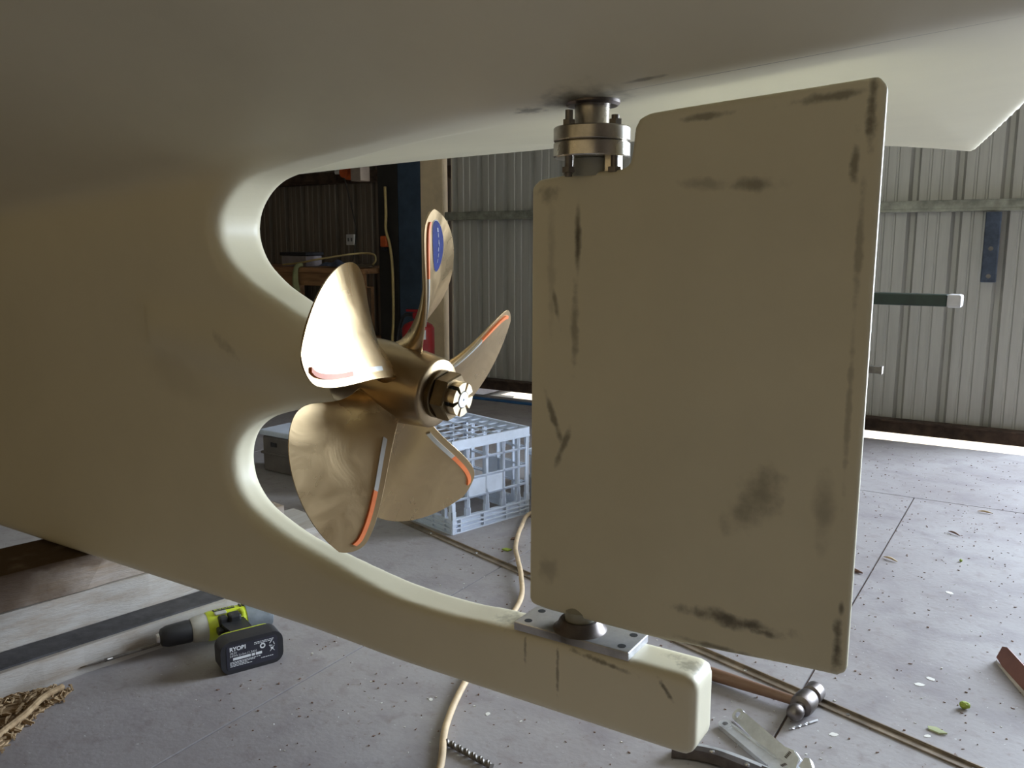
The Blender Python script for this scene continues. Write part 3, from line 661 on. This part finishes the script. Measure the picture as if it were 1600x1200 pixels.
b = NB(); prism(b, rr_poly(.100, .050, .006), .0420, .0424, BM_); L(b, 'battery_label', mat('label_black', (.03, .03, .045), .4), bat)
tbm = []
def btxt(s, x, z, size, w=None, bold=0, m=white_m):
    q = text_mesh(s, size, .00005, bold); w_ = max(v.co.x for v in q.verts); k = (w/w_) if w else 1
    for v in q.verts: a, c_ = v.co.x, v.co.y; v.co = Vector((.002+x+a*k, .118+.0428+v.co.z, -.003+z+c_))
    return L(q, 'label_lettering', m, bat)
btxt('RYOBI', -.044, .0165, .0115, .031, .0004); btxt('18.0V', -.044, .0085, .006, .014); btxt('24Wh Li-Ion (1.3Ah)', -.044, .0030, .006, .052)
for i, (x0, x1, z) in enumerate(((-.038, -.004, -.0035), (-.002, .004, -.0035), (.006, .018, -.0035))):
    b = NB(); box(b, (.002+x0, .1604, -.003+z-.0025), (.002+x1, .1609, -.003+z+.0025)); L(b, 'label_panel', white_m, bat)
for z, x0, x1 in ((.0195, .004, .042), (.0165, .004, .040), (-.0095, -.044, .016), (-.0120, -.044, .004), (-.0150, -.044, -.010), (-.0178, -.044, -.002), (-.0150, .016, .040)):
    b = NB(); x = x0
    while x < x1:
        w_ = random.uniform(.002, .005); box(b, (.002+x, .1604, -.003+z-.0006), (.002+min(x+w_, x1), .1608, -.003+z+.0006)); x += w_+.0012
    L(b, 'label_small_print', white_m, bat)
b = NB(); lathe(b, [(0, .0055), (.0003, .0055), (.0003, .0030), (0, .0030)], Matrix.Translation((.022, .1606, .0065)) @ Matrix.Rotation(pi/2, 4, 'Z'), 20); L(b, 'label_symbol', white_m, bat)
b = NB()
for k in range(3):
    a = pi/2+k*2*pi/3; a2 = a+2*pi/3*.8; p, q_ = Vector((cos(a), 0, sin(a)))*.006, Vector((cos(a2), 0, sin(a2)))*.006
    tube(b, [Vector((.040, .1606, .0065))+p, Vector((.040, .1606, .0065))+p.lerp(q_, .72)], .0008, 4)
L(b, 'label_symbol', white_m, bat)
b = NB(); tube(b, [(.036, .1606, -.009), (.045, .1606, .001)], .0005, 4); tube(b, [(.036, .1606, .001), (.045, .1606, -.009)], .0005, 4); box(b, (.038, .1604, -.006), (.043, .1607, -.001)); L(b, 'label_symbol', white_m, bat)

# ================================================================== milk crate (upside down)
CD = Vector((.073, .273, 0)).normalized(); CL = Vector((-CD.y, CD.x, 0)); CO = Vector((-1.397, 1.888, 0)); W, Hc = .300, .272
ck = thing('milk_crate', (CO.x+(CD.x+CL.x)*W/2, CO.y+(CD.y+CL.y)*W/2, 0), 'pale blue grey plastic milk crate standing upside down behind the propeller', 'crate')
MC = Matrix(((CD.x, CL.x, 0, CO.x), (CD.y, CL.y, 0, CO.y), (0, 0, 1, 0), (0, 0, 0, 1)))
def crate_side():
    b = NB(); d = .012
    for z0, z1 in ((0, .004), (.014, .018), (.026, .030)): box(b, (0, -.003, z0), (W, d, z1))           # rim flanges
    box(b, (0, .004, 0), (W, .008, .040))
    for x in (.0, .030, .118, .206, .262, W-.004): box(b, (x, -.002, 0), (x+.005, d, .040))
    box(b, (0, -.002, .040), (W, d, .0445))
    for z in (.094, .150, .205): box(b, (0, .0, z), (W, d, z+.0045)); box(b, (0, .0, z), (W, .003, z+.0065))
    for x in (0, .058, .130, .196, .256, W-.005):                                                          # uprights, flared at both ends
        n = 9
        for i in range(n):
            z0 = .044+(.246-.044)*i/n; z1 = .044+(.246-.044)*(i+1)/n; f0 = .004*abs(2*i/n-1)**3; box(b, (x-f0, 0, z0), (x+.0045+f0, d, z1)); box(b, (x-f0-.001, 0, z0), (x+.0075+f0, .003, z1)) if x < W-.02 else None
    box(b, (.060, .001, .098), (.196, .0045, .150))                                                       # solid name panel
    box(b, (.0, -.004, .246), (W, .004, Hc)); box(b, (0, -.006, .244), (W, d, .248))
    return b
for k in range(4):
    b = crate_side(); R4 = Matrix.Translation((W/2, W/2, 0)) @ Matrix.Rotation(-k*pi/2, 4, 'Z') @ Matrix.Translation((-W/2, -W/2, 0))
    bmesh.ops.transform(b, matrix=MC @ R4, verts=b.verts); sd_ = obj('side_panel', b, crate_m, ck)
b = NB()
for i in range(1, 5): p = W*i/5; box(b, (p-.0009, .004, Hc-.008), (p+.0009, W-.004, Hc-.002))
for i in range(1, 7): p = W*i/7; box(b, (.004, p-.0007, Hc-.008), (W-.004, p+.0007, Hc-.004))
bmesh.ops.transform(b, matrix=MC, verts=b.verts); obj('base_grid', b, crate_m, ck)

# grey cases beside and behind the crate
def case(name, o, d, Lx, Ly, Hh, label, body_m=None):
    box_m = body_m or globals()['box_m']
    d = Vector(d).normalized(); l_ = Vector((-d.y, d.x, 0)); M = Matrix(((d.x, l_.x, 0, o[0]), (d.y, l_.y, 0, o[1]), (0, 0, 1, 0), (0, 0, 0, 1)))
    t = thing(name, (o[0], o[1], 0), label, 'case')
    def P(b, n, m=box_m, par=t): bmesh.ops.transform(b, matrix=M, verts=b.verts); return obj(n, b, m, par)
    b = NB(); box(b, (0, 0, 0), (Lx, Ly, Hh-.022), bev=.008); P(b, 'body')
    b = NB(); box(b, (-.008, -.008, Hh-.020), (Lx+.008, Ly+.008, Hh), bev=.005); P(b, 'lid', crate_m)
    b = NB(); box(b, (-.006, -.006, Hh*.42), (Lx+.006, Ly+.006, Hh*.42+.010), bev=.003); P(b, 'mid_rib')
    for x in (.12, .5, .88):
        b = NB(); box(b, (Lx*x-.015, -.004, Hh*.62), (Lx*x+.015, .002, Hh*.72), bev=.001); P(b, 'latch', black_m)
case('grey_case', (-1.40, 2.315), (.99, -.02), .38, .30, .165, 'low grey plastic case on the floor right of the milk crate')
case('storage_case', (-2.40, 2.09), (1, -.03), .52, .13, .155, 'dull grey case on the floor seen through the lower aperture left of the propeller', mat('dull_case', (.15, .13, .12), .7))

# ================================================================== floor strip, hose
b = NB(); P0, P1 = Vector((-2.35, 2.137, 0)), Vector((.25, 1.343, 0)); dd = (P1-P0).normalized(); nn = Vector((-dd.y, dd.x, 0))
M = Matrix(((dd.x, nn.x, 0, P0.x), (dd.y, nn.y, 0, P0.y), (0, 0, 1, 0), (0, 0, 0, 1)))
box(b, (0, -.010, 0), ((P1-P0).length, .006, .0035), bev=.0006); box(b, (0, .006, 0), ((P1-P0).length, .0085, .008)); bmesh.ops.transform(b, matrix=M, verts=b.verts)
fs = thing('steel_strip', (-1.0, 1.7, 0), 'long thin brown metal strip lying diagonally across the concrete floor', 'metal strip'); obj('strip', b, strip_m, fs)
for s in np.arange(.1, 2.7, .21): b = NB(); lathe(b, [(0, .0042), (.0012, .0035), (.0012, 0)], frame(tuple(P0+dd*s+Vector((0, 0, .0035))-nn*.002), (0, 0, 1)), 8); obj('rivet', b, alu_m, fs)
b = NB(); hz = .007
tube(b, spline([(-.80, 2.45, hz), (-1.0, 2.27, hz), (-1.20, 2.235, hz), (-1.30, 2.17, hz), (-1.255, 2.03, hz), (-1.185, 1.89, hz), (-1.115, 1.79, .014), (-1.05, 1.70, .016), (-.985, 1.59, hz), (-.93, 1.40, hz), (-.873, 1.211, hz), (-.818, 1.081, hz), (-.760, .99, hz), (-.69, .86, hz), (-.60, .72, hz)], 10), .0062, 12)
tag(obj('air_hose', b, hose_m, base=(-.98, 1.59, 0), smooth='all'), 'thin tan air hose winding across the floor under the boat', 'hose')

# ================================================================== hammer
hd = Vector((.13, .99, 0)).normalized(); hx = Vector((hd.y, -hd.x, 0)); HC_ = Vector((-.314, 1.462, .0175))
hm = thing('ball_peen_hammer', (HC_.x, HC_.y, 0), 'ball peen hammer with brown wooden handle lying beyond the end of the shoe', 'hammer')
Mh2 = frame(tuple(HC_+Vector((0, 0, .0035))), tuple(hd)) @ Matrix.Scale(1.14, 4)
b = NB(); lathe(b, [(-.052, 0), (-.0500, .007), (-.044, .0115), (-.037, .0130), (-.030, .0115), (-.025, .0085), (-.020, .0095), (-.017, .0165), (-.012, .0178), (.009, .0178), (.014, .0165), (.018, .0105), (.024, .0110), (.026, .0155), (.044, .0160), (.046, .0150), (.046, 0)], Mh2, 32); obj('head', b, burnt_m, hm, smooth=True)
hdir = Vector((-.985, .13, -.02)).normalized()
pts = [HC_-hdir*.016+hdir*s for s in (0, .02, .05, .09, .14, .19, .24, .29)]; b = NB(); tube(b, pts, [.009, .0085, .0088, .0098, .0115, .0125, .0125, .0118], 16); obj('handle', b, handle_m, hm, smooth=True)
# drill bit beside it
b = NB(); p0, p1 = Vector((-.322, 1.392, .0025)), Vector((-.288, 1.448, .0025)); n = 40; d_ = (p1-p0).normalized(); Mb = frame(tuple(p0), tuple(d_)); rows = []
for i in range(n+1):
    s = i/n; tw = s*14 if s < .68 else .68*14; rows.append([b.verts.new(Mb @ Vector((s*(p1-p0).length, (.0022 if s > .68 else (.0022 if k % 2 else .0010))*cos(tw+k*pi/2), (.0022 if s > .68 else (.0022 if k % 2 else .0010))*sin(tw+k*pi/2)))) for k in range(4)])
for A_, B_ in zip(rows, rows[1:]):
    for k in range(4): b.faces.new((A_[k], A_[(k+1) % 4], B_[(k+1) % 4], B_[k]))
b.faces.new(rows[0][::-1]); b.faces.new(rows[-1])
tag(obj('drill_bit', b, chrome_m, base=tuple(p0)), 'small bright twist drill bit lying in front of the hammer head', 'drill bit')
b = NB(); p0, p1 = Vector((-.790, 1.046, .006)), Vector((-.690, 1.030, .006)); Mb = frame(tuple(p0), tuple((p1-p0).normalized())); rows = []; n = 70
for i in range(n+1):
    s = i/n; tw = s*20; rows.append([b.verts.new(Mb @ Vector((s*(p1-p0).length, (.0060 if k % 3 else .0032)*cos(tw+k*pi/3), (.0060 if k % 3 else .0032)*sin(tw+k*pi/3)))) for k in range(6)])
for A_, B_ in zip(rows, rows[1:]):
    for k in range(6): b.faces.new((A_[k], A_[(k+1) % 6], B_[(k+1) % 6], B_[k]))
b.faces.new(rows[0][::-1]); b.faces.new(rows[-1])
tag(obj('masonry_bit', b, dsteel_m, base=tuple(p0)), 'thick dark fluted drill bit lying beside the tan hose', 'drill bit')

# adjustable wrenches
def wrench(o, d, roll, label, z=.006):
    d = Vector(d).normalized(); s_v = Vector((-d.y, d.x, 0)); M = Matrix(((d.x, s_v.x, 0, o[0]), (d.y, s_v.y, 0, o[1]), (0, 0, 1, z), (0, 0, 0, 1))) @ Matrix.Rotation(roll, 4, 'X')
    t = thing('adjustable_wrench', (o[0], o[1], 0), label, 'wrench', 'chrome adjustable wrenches')
    def P(b, n, m=chrome_m, **k): bmesh.ops.transform(b, matrix=M, verts=b.verts); return obj(n, b, m, t, **k)
    b = NB(); top = []; N_ = 16
    # I-section handle: thick edges with a recessed web
    pl = lambda s: .0105+.0035*s
    for sg in (-1, 1):
        rows = []
        for i in range(N_+1):
            s = i/N_; x = .012+.118*s; y = sg*(pl(s)-.0022)
            rows.append([b.verts.new((x, y-.0022, -.0042)), b.verts.new((x, y+.0022, -.0042)), b.verts.new((x, y+.0022, .0042)), b.verts.new((x, y-.0022, .0042))])
        for A_, B_ in zip(rows, rows[1:]):
            for k in range(4): b.faces.new((A_[k], A_[(k+1) % 4], B_[(k+1) % 4], B_[k]))
        b.faces.new(rows[0][::-1]); b.faces.new(rows[-1])
    prism(b, [(.012, -.009), (.13, -.012), (.13, .012), (.012, .009)], -.0026, .0026, I4)
    n_ = 20; r1_, r0_ = .0115, .0052
    for z0, z1, a, c_ in ((-.0042, .0042, r1_, r0_),):
        ri = [[b.verts.new((.010+r*cos(2*pi*k/n_), r*sin(2*pi*k/n_), zz)) for k in range(n_)] for r, zz in ((a, z0), (a, z1), (c_, z1), (c_, z0))]
        for q in range(4):
            for k in range(n_): b.faces.new((ri[q][k], ri[q][(k+1) % n_], ri[(q+1) % 4][(k+1) % n_], ri[(q+1) % 4][k]))
    P(b, 'handle')
    b = NB(); prism(b, [(.128, -.0135), (.148, -.024), (.172, -.026), (.190, -.020), (.196, -.006), (.176, -.004), (.172, .004), (.168, .016), (.150, .020), (.128, .0135)], -.0058, .0058, I4); bmesh.ops.bevel(b, geom=list(b.edges), offset=.0015, segments=2, affect='EDGES'); P(b, 'fixed_jaw')
    b = NB(); prism(b, [(.174, .006), (.198, .006), (.196, .018), (.180, .026), (.172, .022)], -.0045, .0045, I4); P(b, 'sliding_jaw')
    b = NB()
    for i in range(5): lathe(b, [(0, .0045), (.0008, .0060), (.0018, .0060), (.0026, .0045)], Matrix.Translation((.146, .001+i*.0026, .001)) @ Matrix.Rotation(pi/2, 4, 'Z'), 16)
    P(b, 'adjusting_worm', burnt_m)
wrench((-.424, 1.344), (.112, -.073), .10, 'chrome adjustable wrench with its adjusting worm near the bottom edge, left one of the pair')
wrench((-.410, 1.378), (.104, -.087), .75, 'chrome adjustable wrench tilted on its edge, right one of the pair beside the hammer', .012)
# locking pliers at the lower edge
lp = thing('locking_pliers', (-.40, 1.22, 0), 'worn riveted locking pliers lying below the end of the shoe at the bottom edge', 'pliers')
PD = Vector((.118, .020, 0)).normalized(); MP = frame((-.462, 1.215, 0), tuple(PD))
def sweep(pts, w, h):
    b = NB(); rows = []
    for p in pts:
        rows.append([b.verts.new(MP @ Vector((p[0], p[1]+dy, p[2]+dz))) for dy, dz in ((-w, -h), (w, -h), (w, h), (-w, h))])
    for A_, B_ in zip(rows, rows[1:]):
        for k in range(4): b.faces.new((A_[k], A_[(k+1) % 4], B_[(k+1) % 4], B_[k]))
    b.faces.new(rows[0][::-1]); b.faces.new(rows[-1]); bmesh.ops.bevel(b, geom=[e for e in b.edges if e.calc_face_angle(0) > .8], offset=.0012, segments=2, affect='EDGES'); return b
obj('upper_handle', sweep(spline([(0, 0, .010), (.03, .005, .012), (.07, .003, .014), (.11, -.008, .014), (.15, -.018, .013)], 5), .007, .0085), burnt_m, lp, smooth=True)
obj('lower_handle', sweep(spline([(.004, .020, .008), (.04, .024, .009), (.08, .020, .010), (.12, .010, .010), (.16, -.004, .010)], 5), .004, .007), chrome_m, lp, smooth=True)
for x, y in ((.062, .004), (.118, -.010)): b = NB(); lathe(b, [(0, .0045), (.002, .0035), (.0026, 0)], frame(tuple(MP @ Vector((x, y, .0215))), (0, 0, 1)), 12); obj('rivet', b, alu_m, lp)
obj('jaw', sweep([(.14, -.014, .012), (.17, -.022, .012), (.20, -.020, .012), (.215, -.014, .012)], .010, .010), burnt_m, lp)

# ================================================================== trestle beyond the rudder
tr = thing('steel_trestle', (-.9, 2.6, 0), 'dark green steel trestle with a white capped beam end sticking out behind the rudder', 'trestle')
b = NB(); box(b, (-.95, 2.575, .652), (-.248, 2.625, .684), bev=.003); obj('top_beam', b, green_m, tr)
b = NB(); box(b, (-.249, 2.572, .650), (-.213, 2.628, .685), bev=.006); obj('end_cap', b, mat('white_paint', (.72, .70, .72), .5), tr, label='white end cap')
b = NB(); box(b, (-.93, 2.59, .455), (-.405, 2.61, .475), bev=.002); box(b, (-.407, 2.588, .454), (-.400, 2.612, .476)); obj('lower_rail', b, dsteel_m, tr)
for x in (-.62, -.88):
    for s in (-1, 1):
        b = NB(); tube(b, [(x, 2.6+s*.010, .655), (x, 2.6+s*.08, .0)], .016, 4); obj('leg', b, green_m, tr)

# ================================================================== workbench and what is on it
wbn = thing('workbench', (-4.3, 4.2, 0), 'brown timber workbench in the dim corner seen through the upper aperture', 'workbench')
b = NB(); box(b, (-6.0, 3.88, .640), (-3.50, 4.50, .672), bev=.003); obj('worktop', b, bench_m, wbn)
b = NB(); box(b, (-5.98, 3.895, .560), (-3.52, 3.925, .639), bev=.002); obj('front_rail', b, bench_m, wbn)
for x in (-5.9, -4.7, -3.62):
    for y in (3.93, 4.40): b = NB(); box(b, (x, y, 0), (x+.08, y+.08, .56), bev=.002); obj('leg', b, bench_m, wbn)
b = NB(); box(b, (-5.9, 3.96, .18), (-3.56, 4.45, .20)); obj('lower_shelf', b, bench_m, wbn)
b = NB(); box(b, (-3.75, 3.945, .02), (-3.52, 3.96, .555), bev=.002); obj('side_board', b, mat('brown_board', (.13, .08, .05), .7), wbn)
t = thing('parts_box', (-4.2, 4.05, .672), 'grey box with a dark lid standing at the left on the workbench', 'box')
b = NB(); box(b, (-4.30, 3.98, .673), (-4.08, 4.12, .742), bev=.004); obj('body', b, mat('box_card', (.28, .24, .24), .7), t)
b = NB(); box(b, (-4.31, 3.97, .743), (-4.07, 4.13, .765), bev=.004); obj('lid', b, black_m, t)
def cloth(name, cx_, cy_, w, d, h, z, m, label, cat, seed, parent=None):
    rs = random.Random(seed); b = NB(); nx_, ny_ = 16, 12; g_ = []
    for i in range(nx_+1):
        row = []
        for j in range(ny_+1):
            u_, v_ = i/nx_*2-1, j/ny_*2-1; r = max(0, 1-(u_*u_+v_*v_)*.8); zz = z+.002+h*r*(.5+.5*sin(u_*5+seed)*cos(v_*4+u_*2))
            row.append(b.verts.new((cx_+u_*w/2*(1+.1*sin(v_*7+seed)), cy_+v_*d/2*(1+.12*sin(u_*6)), max(z+.001, zz+rs.uniform(-.003, .003)))))
        g_.append(row)
    for i in range(nx_):
        for j in range(ny_): b.faces.new((g_[i][j], g_[i+1][j], g_[i+1][j+1], g_[i][j+1]))
    bmesh.ops.solidify(b, geom=b.faces[:], thickness=.003)
    return tag(obj(name, b, m, base=(cx_, cy_, z), smooth='all'), label, cat)
cloth('blue_rag', -3.88, 4.05, .24, .16, .045, .676, rag_b_m, 'crumpled pale blue rag lying on the workbench beside the grey box', 'rag', 1)
cloth('pale_rag', -3.61, 4.00, .16, .12, .03, .676, mat('tan_cloth', (.30, .24, .17), .9), 'crumpled tan rag at the right end of the workbench', 'rag', 4)
b = NB(); tube(b, spline([(-4.03, 3.90, .690), (-4.05, 3.868, .675), (-4.06, 3.862, .60), (-4.05, 3.862, .52)], 6), [.012+.012*(i/18) for i in range(19)], 8)
tag(obj('green_rag', b, rag_g_m, base=(-4.05, 3.865, .5), smooth='all'), 'yellowish green cloth hanging over the front edge of the workbench', 'rag')
b = NB(); tube(b, spline([(-4.25, 3.94, .685), (-4.08, 3.935, .70), (-3.96, 3.95, .72), (-3.80, 4.12, .755), (-3.68, 4.16, .755), (-3.60, 4.10, .72), (-3.58, 4.05, .69)], 8), .006, 8)
tag(obj('yellow_air_line', b, cord_m, base=(-3.9, 3.95, .67), smooth='all'), 'yellow coiled air line looping over the workbench', 'hose')
t = thing('wall_socket', (-4.27, 4.60, .85), 'white double power socket on the dim ribbed wall', 'socket')
b = NB(); box(b, (-4.31, 4.598, .81), (-4.235, 4.619, .885), bev=.004); obj('face_plate', b, white_m, t)
for x in (-4.292, -4.262): b = NB(); box(b, (x, 4.595, .835), (x+.012, 4.599, .86)); obj('socket_outlet', b, grey_m, t)
t = thing('orange_socket', (-4.18, 4.5, 1.29), 'orange round socket fixed on the girt above the workbench', 'socket')
b = NB(); lathe(b, [(0, 0), (0, .05), (.03, .05), (.05, .038), (.07, .038), (.07, 0)], frame((-4.17, 4.512, 1.300), (0, -1, 0)), 20); obj('body', b, orange_p_m, t)
b = NB(); lathe(b, [(0, 0), (0, .016), (.05, .016), (.05, 0)], frame((-4.225, 4.49, 1.305), (-1, -.3, 0)), 12); obj('plug', b, white_m, t)
b = NB(); tube(b, spline([(-4.17, 4.45, 1.26), (-4.165, 4.50, 1.1), (-4.17, 4.55, .9), (-4.16, 4.5, .70)], 6), .004, 6); obj('cord', b, dpost_m, t)
t = thing('switch_box', (-4.03, 4.5, 1.32), 'white electrical box on the girt right of the orange socket', 'box')
b = NB(); box(b, (-4.085, 4.42, 1.235), (-3.995, 4.515, 1.45), bev=.005); obj('body', b, mat('grey_box', (.42, .36, .31), .6), t)
b = NB(); box(b, (-4.06, 4.412, 1.33), (-4.02, 4.422, 1.37), bev=.002); obj('switch', b, white_m, t)
b = NB(); tube(b, spline([(-3.395, 3.965, 1.15), (-3.388, 3.96, 1.0), (-3.392, 3.96, .90), (-3.362, 3.955, .82), (-3.345, 3.955, .70), (-3.342, 3.955, .55), (-3.345, 3.955, .37), (-3.355, 3.955, .24), (-3.34, 3.95, .10), (-3.30, 3.9, .005), (-3.1, 3.6, .005)], 8), .0085, 8)
tag(obj('extension_cord', b, cord_m, base=(-3.35, 3.95, 0), smooth='all'), 'tan extension cord hanging down the front of the dark column', 'cord')
t = thing('orange_plug', (-3.41, 3.96, .84), 'dark orange plug on the side of the dark column', 'plug'); b = NB(); box(b, (-3.435, 3.955, .80), (-3.385, 3.979, .865), bev=.006); obj('body', b, orange_p_m, t); b = NB(); box(b, (-3.43, 3.952, .775), (-3.40, 3.978, .799), bev=.003); obj('pin_cover', b, black_m, t)

# fire extinguisher standing in front of the columns
EX, EY = -2.73, 3.42
fe = thing('fire_extinguisher', (EX, EY, 0), 'red fire extinguisher with a white label standing in front of the blue column', 'extinguisher')
b = NB(); lathe(b, [(0, 0), (0, .078), (.006, .082), (.397, .082), (.415, .070), (.428, .045), (.435, .022), (.448, .020)], Mz(EX, EY, 0), 36); obj('cylinder', b, red_m, fe, smooth=True)
b = NB(); lathe(b, [(.345, .0827), (.392, .0827)], Mz(EX, EY, 0), 16, -1.55, -.42)
b2 = b; o = obj('label_panel', b2, white_m, fe, label='white instruction label')
b = NB(); lathe(b, [(.13, .0827), (.29, .0827)], Mz(EX, EY, 0), 16, -1.55, -.42); obj('lower_label', b, mat('pink_label', (.50, .25, .33), .6), fe)
b = NB(); box(b, (EX-.02, EY-.02, .445), (EX+.02, EY+.02, .475), bev=.003); box(b, (EX-.07, EY-.012, .477), (EX+.03, EY+.012, .490), bev=.003); obj('valve', b, red_m, fe)
b = NB(); tube(b, spline([(EX-.02, EY-.01, .462), (EX-.08, EY-.02, .452), (EX-.115, EY-.02, .35), (EX-.12, EY-.03, .22), (EX-.10, EY-.03, .12)], 6), .009, 8); obj('hose', b, black_m, fe, smooth=True)
# blue strip on the floor edge along the door gap
b = NB(); box(b, (-2.9, 3.70, 0), (-2.05, 3.728, .012), bev=.003); tag(obj('blue_batten', b, mat('blue_paint', (.03, .12, .30), .5), base=(-2.5, 3.71, 0)), 'thin blue batten on the floor along the door gap behind the propeller', 'batten')

# ================================================================== debris on the floor
random.seed(11)
def chips(name, n, m, region, smin_, smax_, label, cat='debris'):
    b = NB()
    for i in range(n):
        x, y = random.uniform(*region[0]), random.uniform(*region[1]); a = random.uniform(0, pi); s = random.uniform(smin_, smax_)*random.random()**.6+smin_; k = random.uniform(.25, .8); h = random.uniform(.0006, .002)
        M = Matrix.Translation((x, y, .0)) @ Matrix.Rotation(a, 4, 'Z'); nn_ = random.choice((3, 4, 5))
        prism(b, [(s*cos(2*pi*q/nn_)*random.uniform(.7, 1.1), s*k*sin(2*pi*q/nn_)*random.uniform(.7, 1.1)) for q in range(nn_)], .0001, h, M)
    return tag(obj(name, b, m, base=(region[0][0], region[1][0], 0)), label, cat, kind='stuff')
chips('dark_shavings', 1900, chip_m, ((-1.3, .5), (.85, 3.7)), .0010, .0034, 'tiny dark brown shavings scattered over the concrete floor')
chips('pale_flakes', 650, pale_m, ((-1.3, .5), (.85, 3.7)), .0008, .0028, 'tiny pale flakes scattered over the concrete floor')
def blob(name, x, y, r, m, h, label, cat, k=.6, seed=0, group=None):
    rs = random.Random(seed); n = 18; M = Matrix.Translation((x, y, 0)) @ Matrix.Rotation(rs.uniform(0, 3), 4, 'Z'); b = NB()
    prism(b, [(r*cos(2*pi*q/n)*rs.uniform(.75, 1.1), r*k*sin(2*pi*q/n)*rs.uniform(.75, 1.1)) for q in range(n)], .0001, h, M)
    return tag(obj(name, b, m, base=(x, y, 0)), label, cat, group)
sp = [((-.155, 2.19), .010, 'white paint spot with a grey centre beyond the pair of spots'), ((-.155, 1.62+.06), .010, 'larger white paint spot left of the green bead'), ((-.14, 1.715), .009, 'ragged white paint spot behind the larger one'),
      ((-.255, 1.42), .008, 'small white paint spot left of the metal strip'), ((-.135, 1.375), .010, 'white paint spot right of the metal strip near the bottom edge'), ((-.785, 1.16), .006, 'white paint spot on the floor right of the tan hose under the shoe'),
      ((-.90, 1.145), .0055, 'white paint spot on the floor left of the tan hose'), ((-.12, 1.50), .007, 'faint white paint spot above the green sliver')]
for i, ((x, y), r, lab) in enumerate(sp): blob('paint_spot', x, y, r, pale_m, .0006, lab, 'paint spot', .7, i, 'white paint spots on the concrete')
t = thing('green_bead', (-.0758, 1.631, 0), 'small bright green lump on the floor left of the red brown board piece', 'debris'); b = NB(); bmesh.ops.create_icosphere(b, subdivisions=2, radius=.0085)
for v in b.verts: v.co = Vector((v.co.x*1.1-.0758, v.co.y*.8+1.631, v.co.z*.8+.0068+random.uniform(-.001, .001)))
obj('lump', b, leaf_m, t)
b = NB(); prism(b, [(-.016, 0), (-.004, .006), (.016, .002), (.006, -.006), (-.012, -.006)], .001, .004, Matrix.Translation((-.108, 1.524, 0)) @ Matrix.Rotation(-.3, 4, 'Z') @ Matrix.Rotation(.15, 4, 'X')); tag(obj('leaf_sliver', b, mat('pale_leaf', (.50, .55, .32), .6), base=(-.108, 1.524, 0)), 'pale green leaf sliver lying near the long metal strip', 'leaf')
b = NB(); bmesh.ops.create_icosphere(b, subdivisions=1, radius=.0045)
for v in b.verts: v.co += Vector((-.152, 2.46-.03, .004))
tag(obj('green_crumb', b, leaf_m, base=(-.152, 2.43, 0)), 'tiny green crumb on the floor farther back than the green lump', 'debris')
for (x, y, a, lab) in ((-1.185, 1.885, .4, 'small green leaf beside the tan hose'), (-1.215, 1.97, 1.2, 'dry brown leaf beside the tan hose below the crate')):
    b = NB(); prism(b, [(-.014, 0), (-.004, .006), (.014, .001), (.004, -.006)], .002, .006, Matrix.Translation((x-.012, y-.02, 0)) @ Matrix.Rotation(a, 4, 'Z') @ Matrix.Rotation(.25, 4, 'X')); tag(obj('fallen_leaf', b, leaf_m if a < 1 else chip_m, base=(x, y, 0)), lab, 'leaf')
# red brown board offcut at the right edge
b = NB(); q0, q1 = Vector((-.040, 1.865, 0)), Vector((.045, 1.690, 0)); dq = (q1-q0).normalized(); MQ_ = frame(tuple(q0), tuple(dq))
prism(b, [(0, .004), (.03, 0), (.19, -.002), (.19, .030), (.01, .034), (-.004, .028)], -.002, .002, MQ_ @ Matrix.Rotation(radians(62), 4, 'X')); bmesh.ops.translate(b, verts=b.verts, vec=(0, 0, .003))
bt_ = thing('board_offcut', (0, 1.77, 0), 'red brown broken strip of board leaning at the right edge of the floor', 'offcut'); obj('board', b, rednd_m, bt_)
b = NB(); prism(b, [(.02, -.005), (.185, -.012), (.19, .0), (.0, .0)], .0005, .0030, MQ_); obj('board_foot', b, mat('pale_board', (.6, .55, .5), .8), bt_)
b = NB(); tube(b, [(-.405, 2.225, .004), (-.37, 2.21, .004), (-.352, 2.2, .004)], [.003, .005, .002], 6); tag(obj('twig', b, chip_m, base=(-.38, 2.21, 0)), 'short dark twig by the floor joint beside the rudder', 'twig')
for i, (x, y, a, lab) in enumerate(((-.31, 2.345, -.5, 'pale wood splinter near the floor joint right of the rudder'), (-.13, 2.93, -.1, 'long pale wood splinter near the cross joint at the back'), (-.19, 2.66, -.7, 'curled brown wood splinter on the floor at right'))):
    b = NB(); tube(b, spline([(x-.02*cos(a), y-.02*sin(a), .003), (x, y, .006), (x+.022*cos(a), y+.022*sin(a), .003)], 3), [.001, .002, .003, .003, .003, .002, .001], 5); tag(obj('wood_splinter', b, chip_m if i == 2 else hose_m, base=(x, y, 0)), lab, 'splinter', 'wood splinters on the floor')
